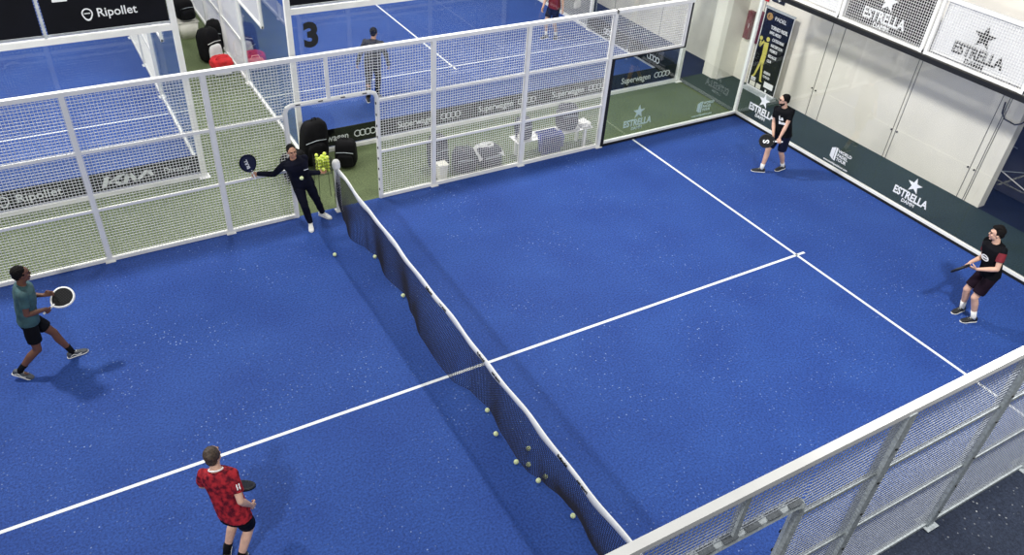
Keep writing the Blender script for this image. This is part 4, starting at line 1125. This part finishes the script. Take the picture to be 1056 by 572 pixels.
ring2(b, 0, 0, .055, .038, o, -c['rc'], c['up'], .004, 18, 1.5); prism(b, [(-.05, -.01), (.05, -.01), (.05, .012), (-.05, .012)], o, -c['rc'], c['up'], .004); obj('chest_print', b, M['ink'], c['body'])

# ---- person behind the fence on court 3
build('person in charcoal hooded top seen from behind on court 3', (2.35, 9.1), (.36, .93), dict(
    h=1.78, face=(.15, 1, 0), look=(.4, 1, 0), pelvis=(.08, .0, .92), neck=(.12, .02, 1.46), stout=1.08,
    handR=(.44, .08, .86), elbR=(.3, -1, 0), handL=(-.26, .06, .90), elbL=(-.3, -1, 0), footR=(.16, .12, 0), footL=(-.06, -.04, 0), toeR=(.3, 1, 0), toeL=(-.1, 1, 0),
    skin=M['skin_tan'], hair=M['hair_black'], shirt=M['greyhood'], top='hooded_top', collar=M['greyhood'], sleeve=2, shorts=M['blackfab'], leg=2, shoe=M['shoeb'], hem=-.08),
    None)
# ---- person at the top edge
build('person in maroon top and navy shorts at the top edge on court 3', (8.6, 11.0), (.55, .83), dict(
    h=1.76, face=(-.6, -.8, 0), pelvis=(.02, .0, .92), neck=(-.02, 0, 1.46), handR=(-.30, -.12, .86), elbR=(-.3, .5, -.3), handL=(.26, -.10, .88), elbL=(.5, .5, -.3),
    footR=(-.14, 0, 0), footL=(.14, .05, 0), toeR=(-.7, -.7, 0), toeL=(-.2, -1, 0), skin=M['skin_light'], hair=M['hair_brown'],
    shirt=M['maroon'], sleeve=.6, shorts=M['shortnavy'], leg=.75, shoe=M['shoeb'], sockm=M['sock'], hem=-.10), None)


# ================================================================== LIGHT
w = bpy.data.worlds.new('hall'); bpy.context.scene.world = w; w.use_nodes = True
bg = w.node_tree.nodes['Background']; bg.inputs['Color'].default_value = (0.95, 0.975, 1.0, 1); bg.inputs['Strength'].default_value = 0.34
def lamp(x, y, z, e, tx=None, ty=None, size=0.5, col=(1, 0.98, 0.94)):
    l = bpy.data.lights.new('floodlight', 'AREA'); l.energy = e; l.size = size; l.color = col; l.shape = 'SQUARE'
    o = bpy.data.objects.new('floodlight', l); C.objects.link(o); o.location = (x, y, z)
    d = V((tx if tx is not None else x*0.55, ty if ty is not None else y*0.25, 0))-V((x, y, z))
    o.rotation_euler = d.to_track_quat('-Z', 'Y').to_euler()
for x, y, p_, tx, ty in ((-6.6, 5.6, 460, -3.6, 1.4), (-6.6, -5.6, 340, -3.6, -1.4), (4.3, 5.6, 560, 9.0, 1.5), (4.3, -5.6, 600, 9.0, -1.0)):
    lamp(x, y, 7.3, p_, tx, ty)
for x, y in ((5, 12), (5, 19), (-6.5, 12), (-6.5, 19), (-1, 8.6), (13, -5)):
    lamp(x, y, 7.3, 330 if x < 12 else 20, x, y, 1.2)

# ================================================================== CAMERA
cam = bpy.data.cameras.new('camera'); co = bpy.data.objects.new('camera', cam); C.objects.link(co)
co.location = (-4.005920635965852, -7.404056184639465, 8.099375311714208)
co.rotation_euler = (0.9118356865736207, -0.05253785715331291, -0.5151536204996715)
cam.sensor_width = 36; cam.lens = 816.2637417185229/1056*36
cam.shift_x = 13.474532259106104/1056; cam.shift_y = 11.225170977287597/1056
cam.clip_end = 200; cam.clip_start = 0.05
sc = bpy.context.scene; sc.camera = co
sc.view_settings.view_transform = 'Standard'; sc.view_settings.look = 'None'; sc.view_settings.gamma = 1
sc.view_settings.use_curve_mapping = False; sc.view_settings.exposure = 0.0
sc.cycles.transparent_max_bounces = 48; sc.cycles.max_bounces = 8
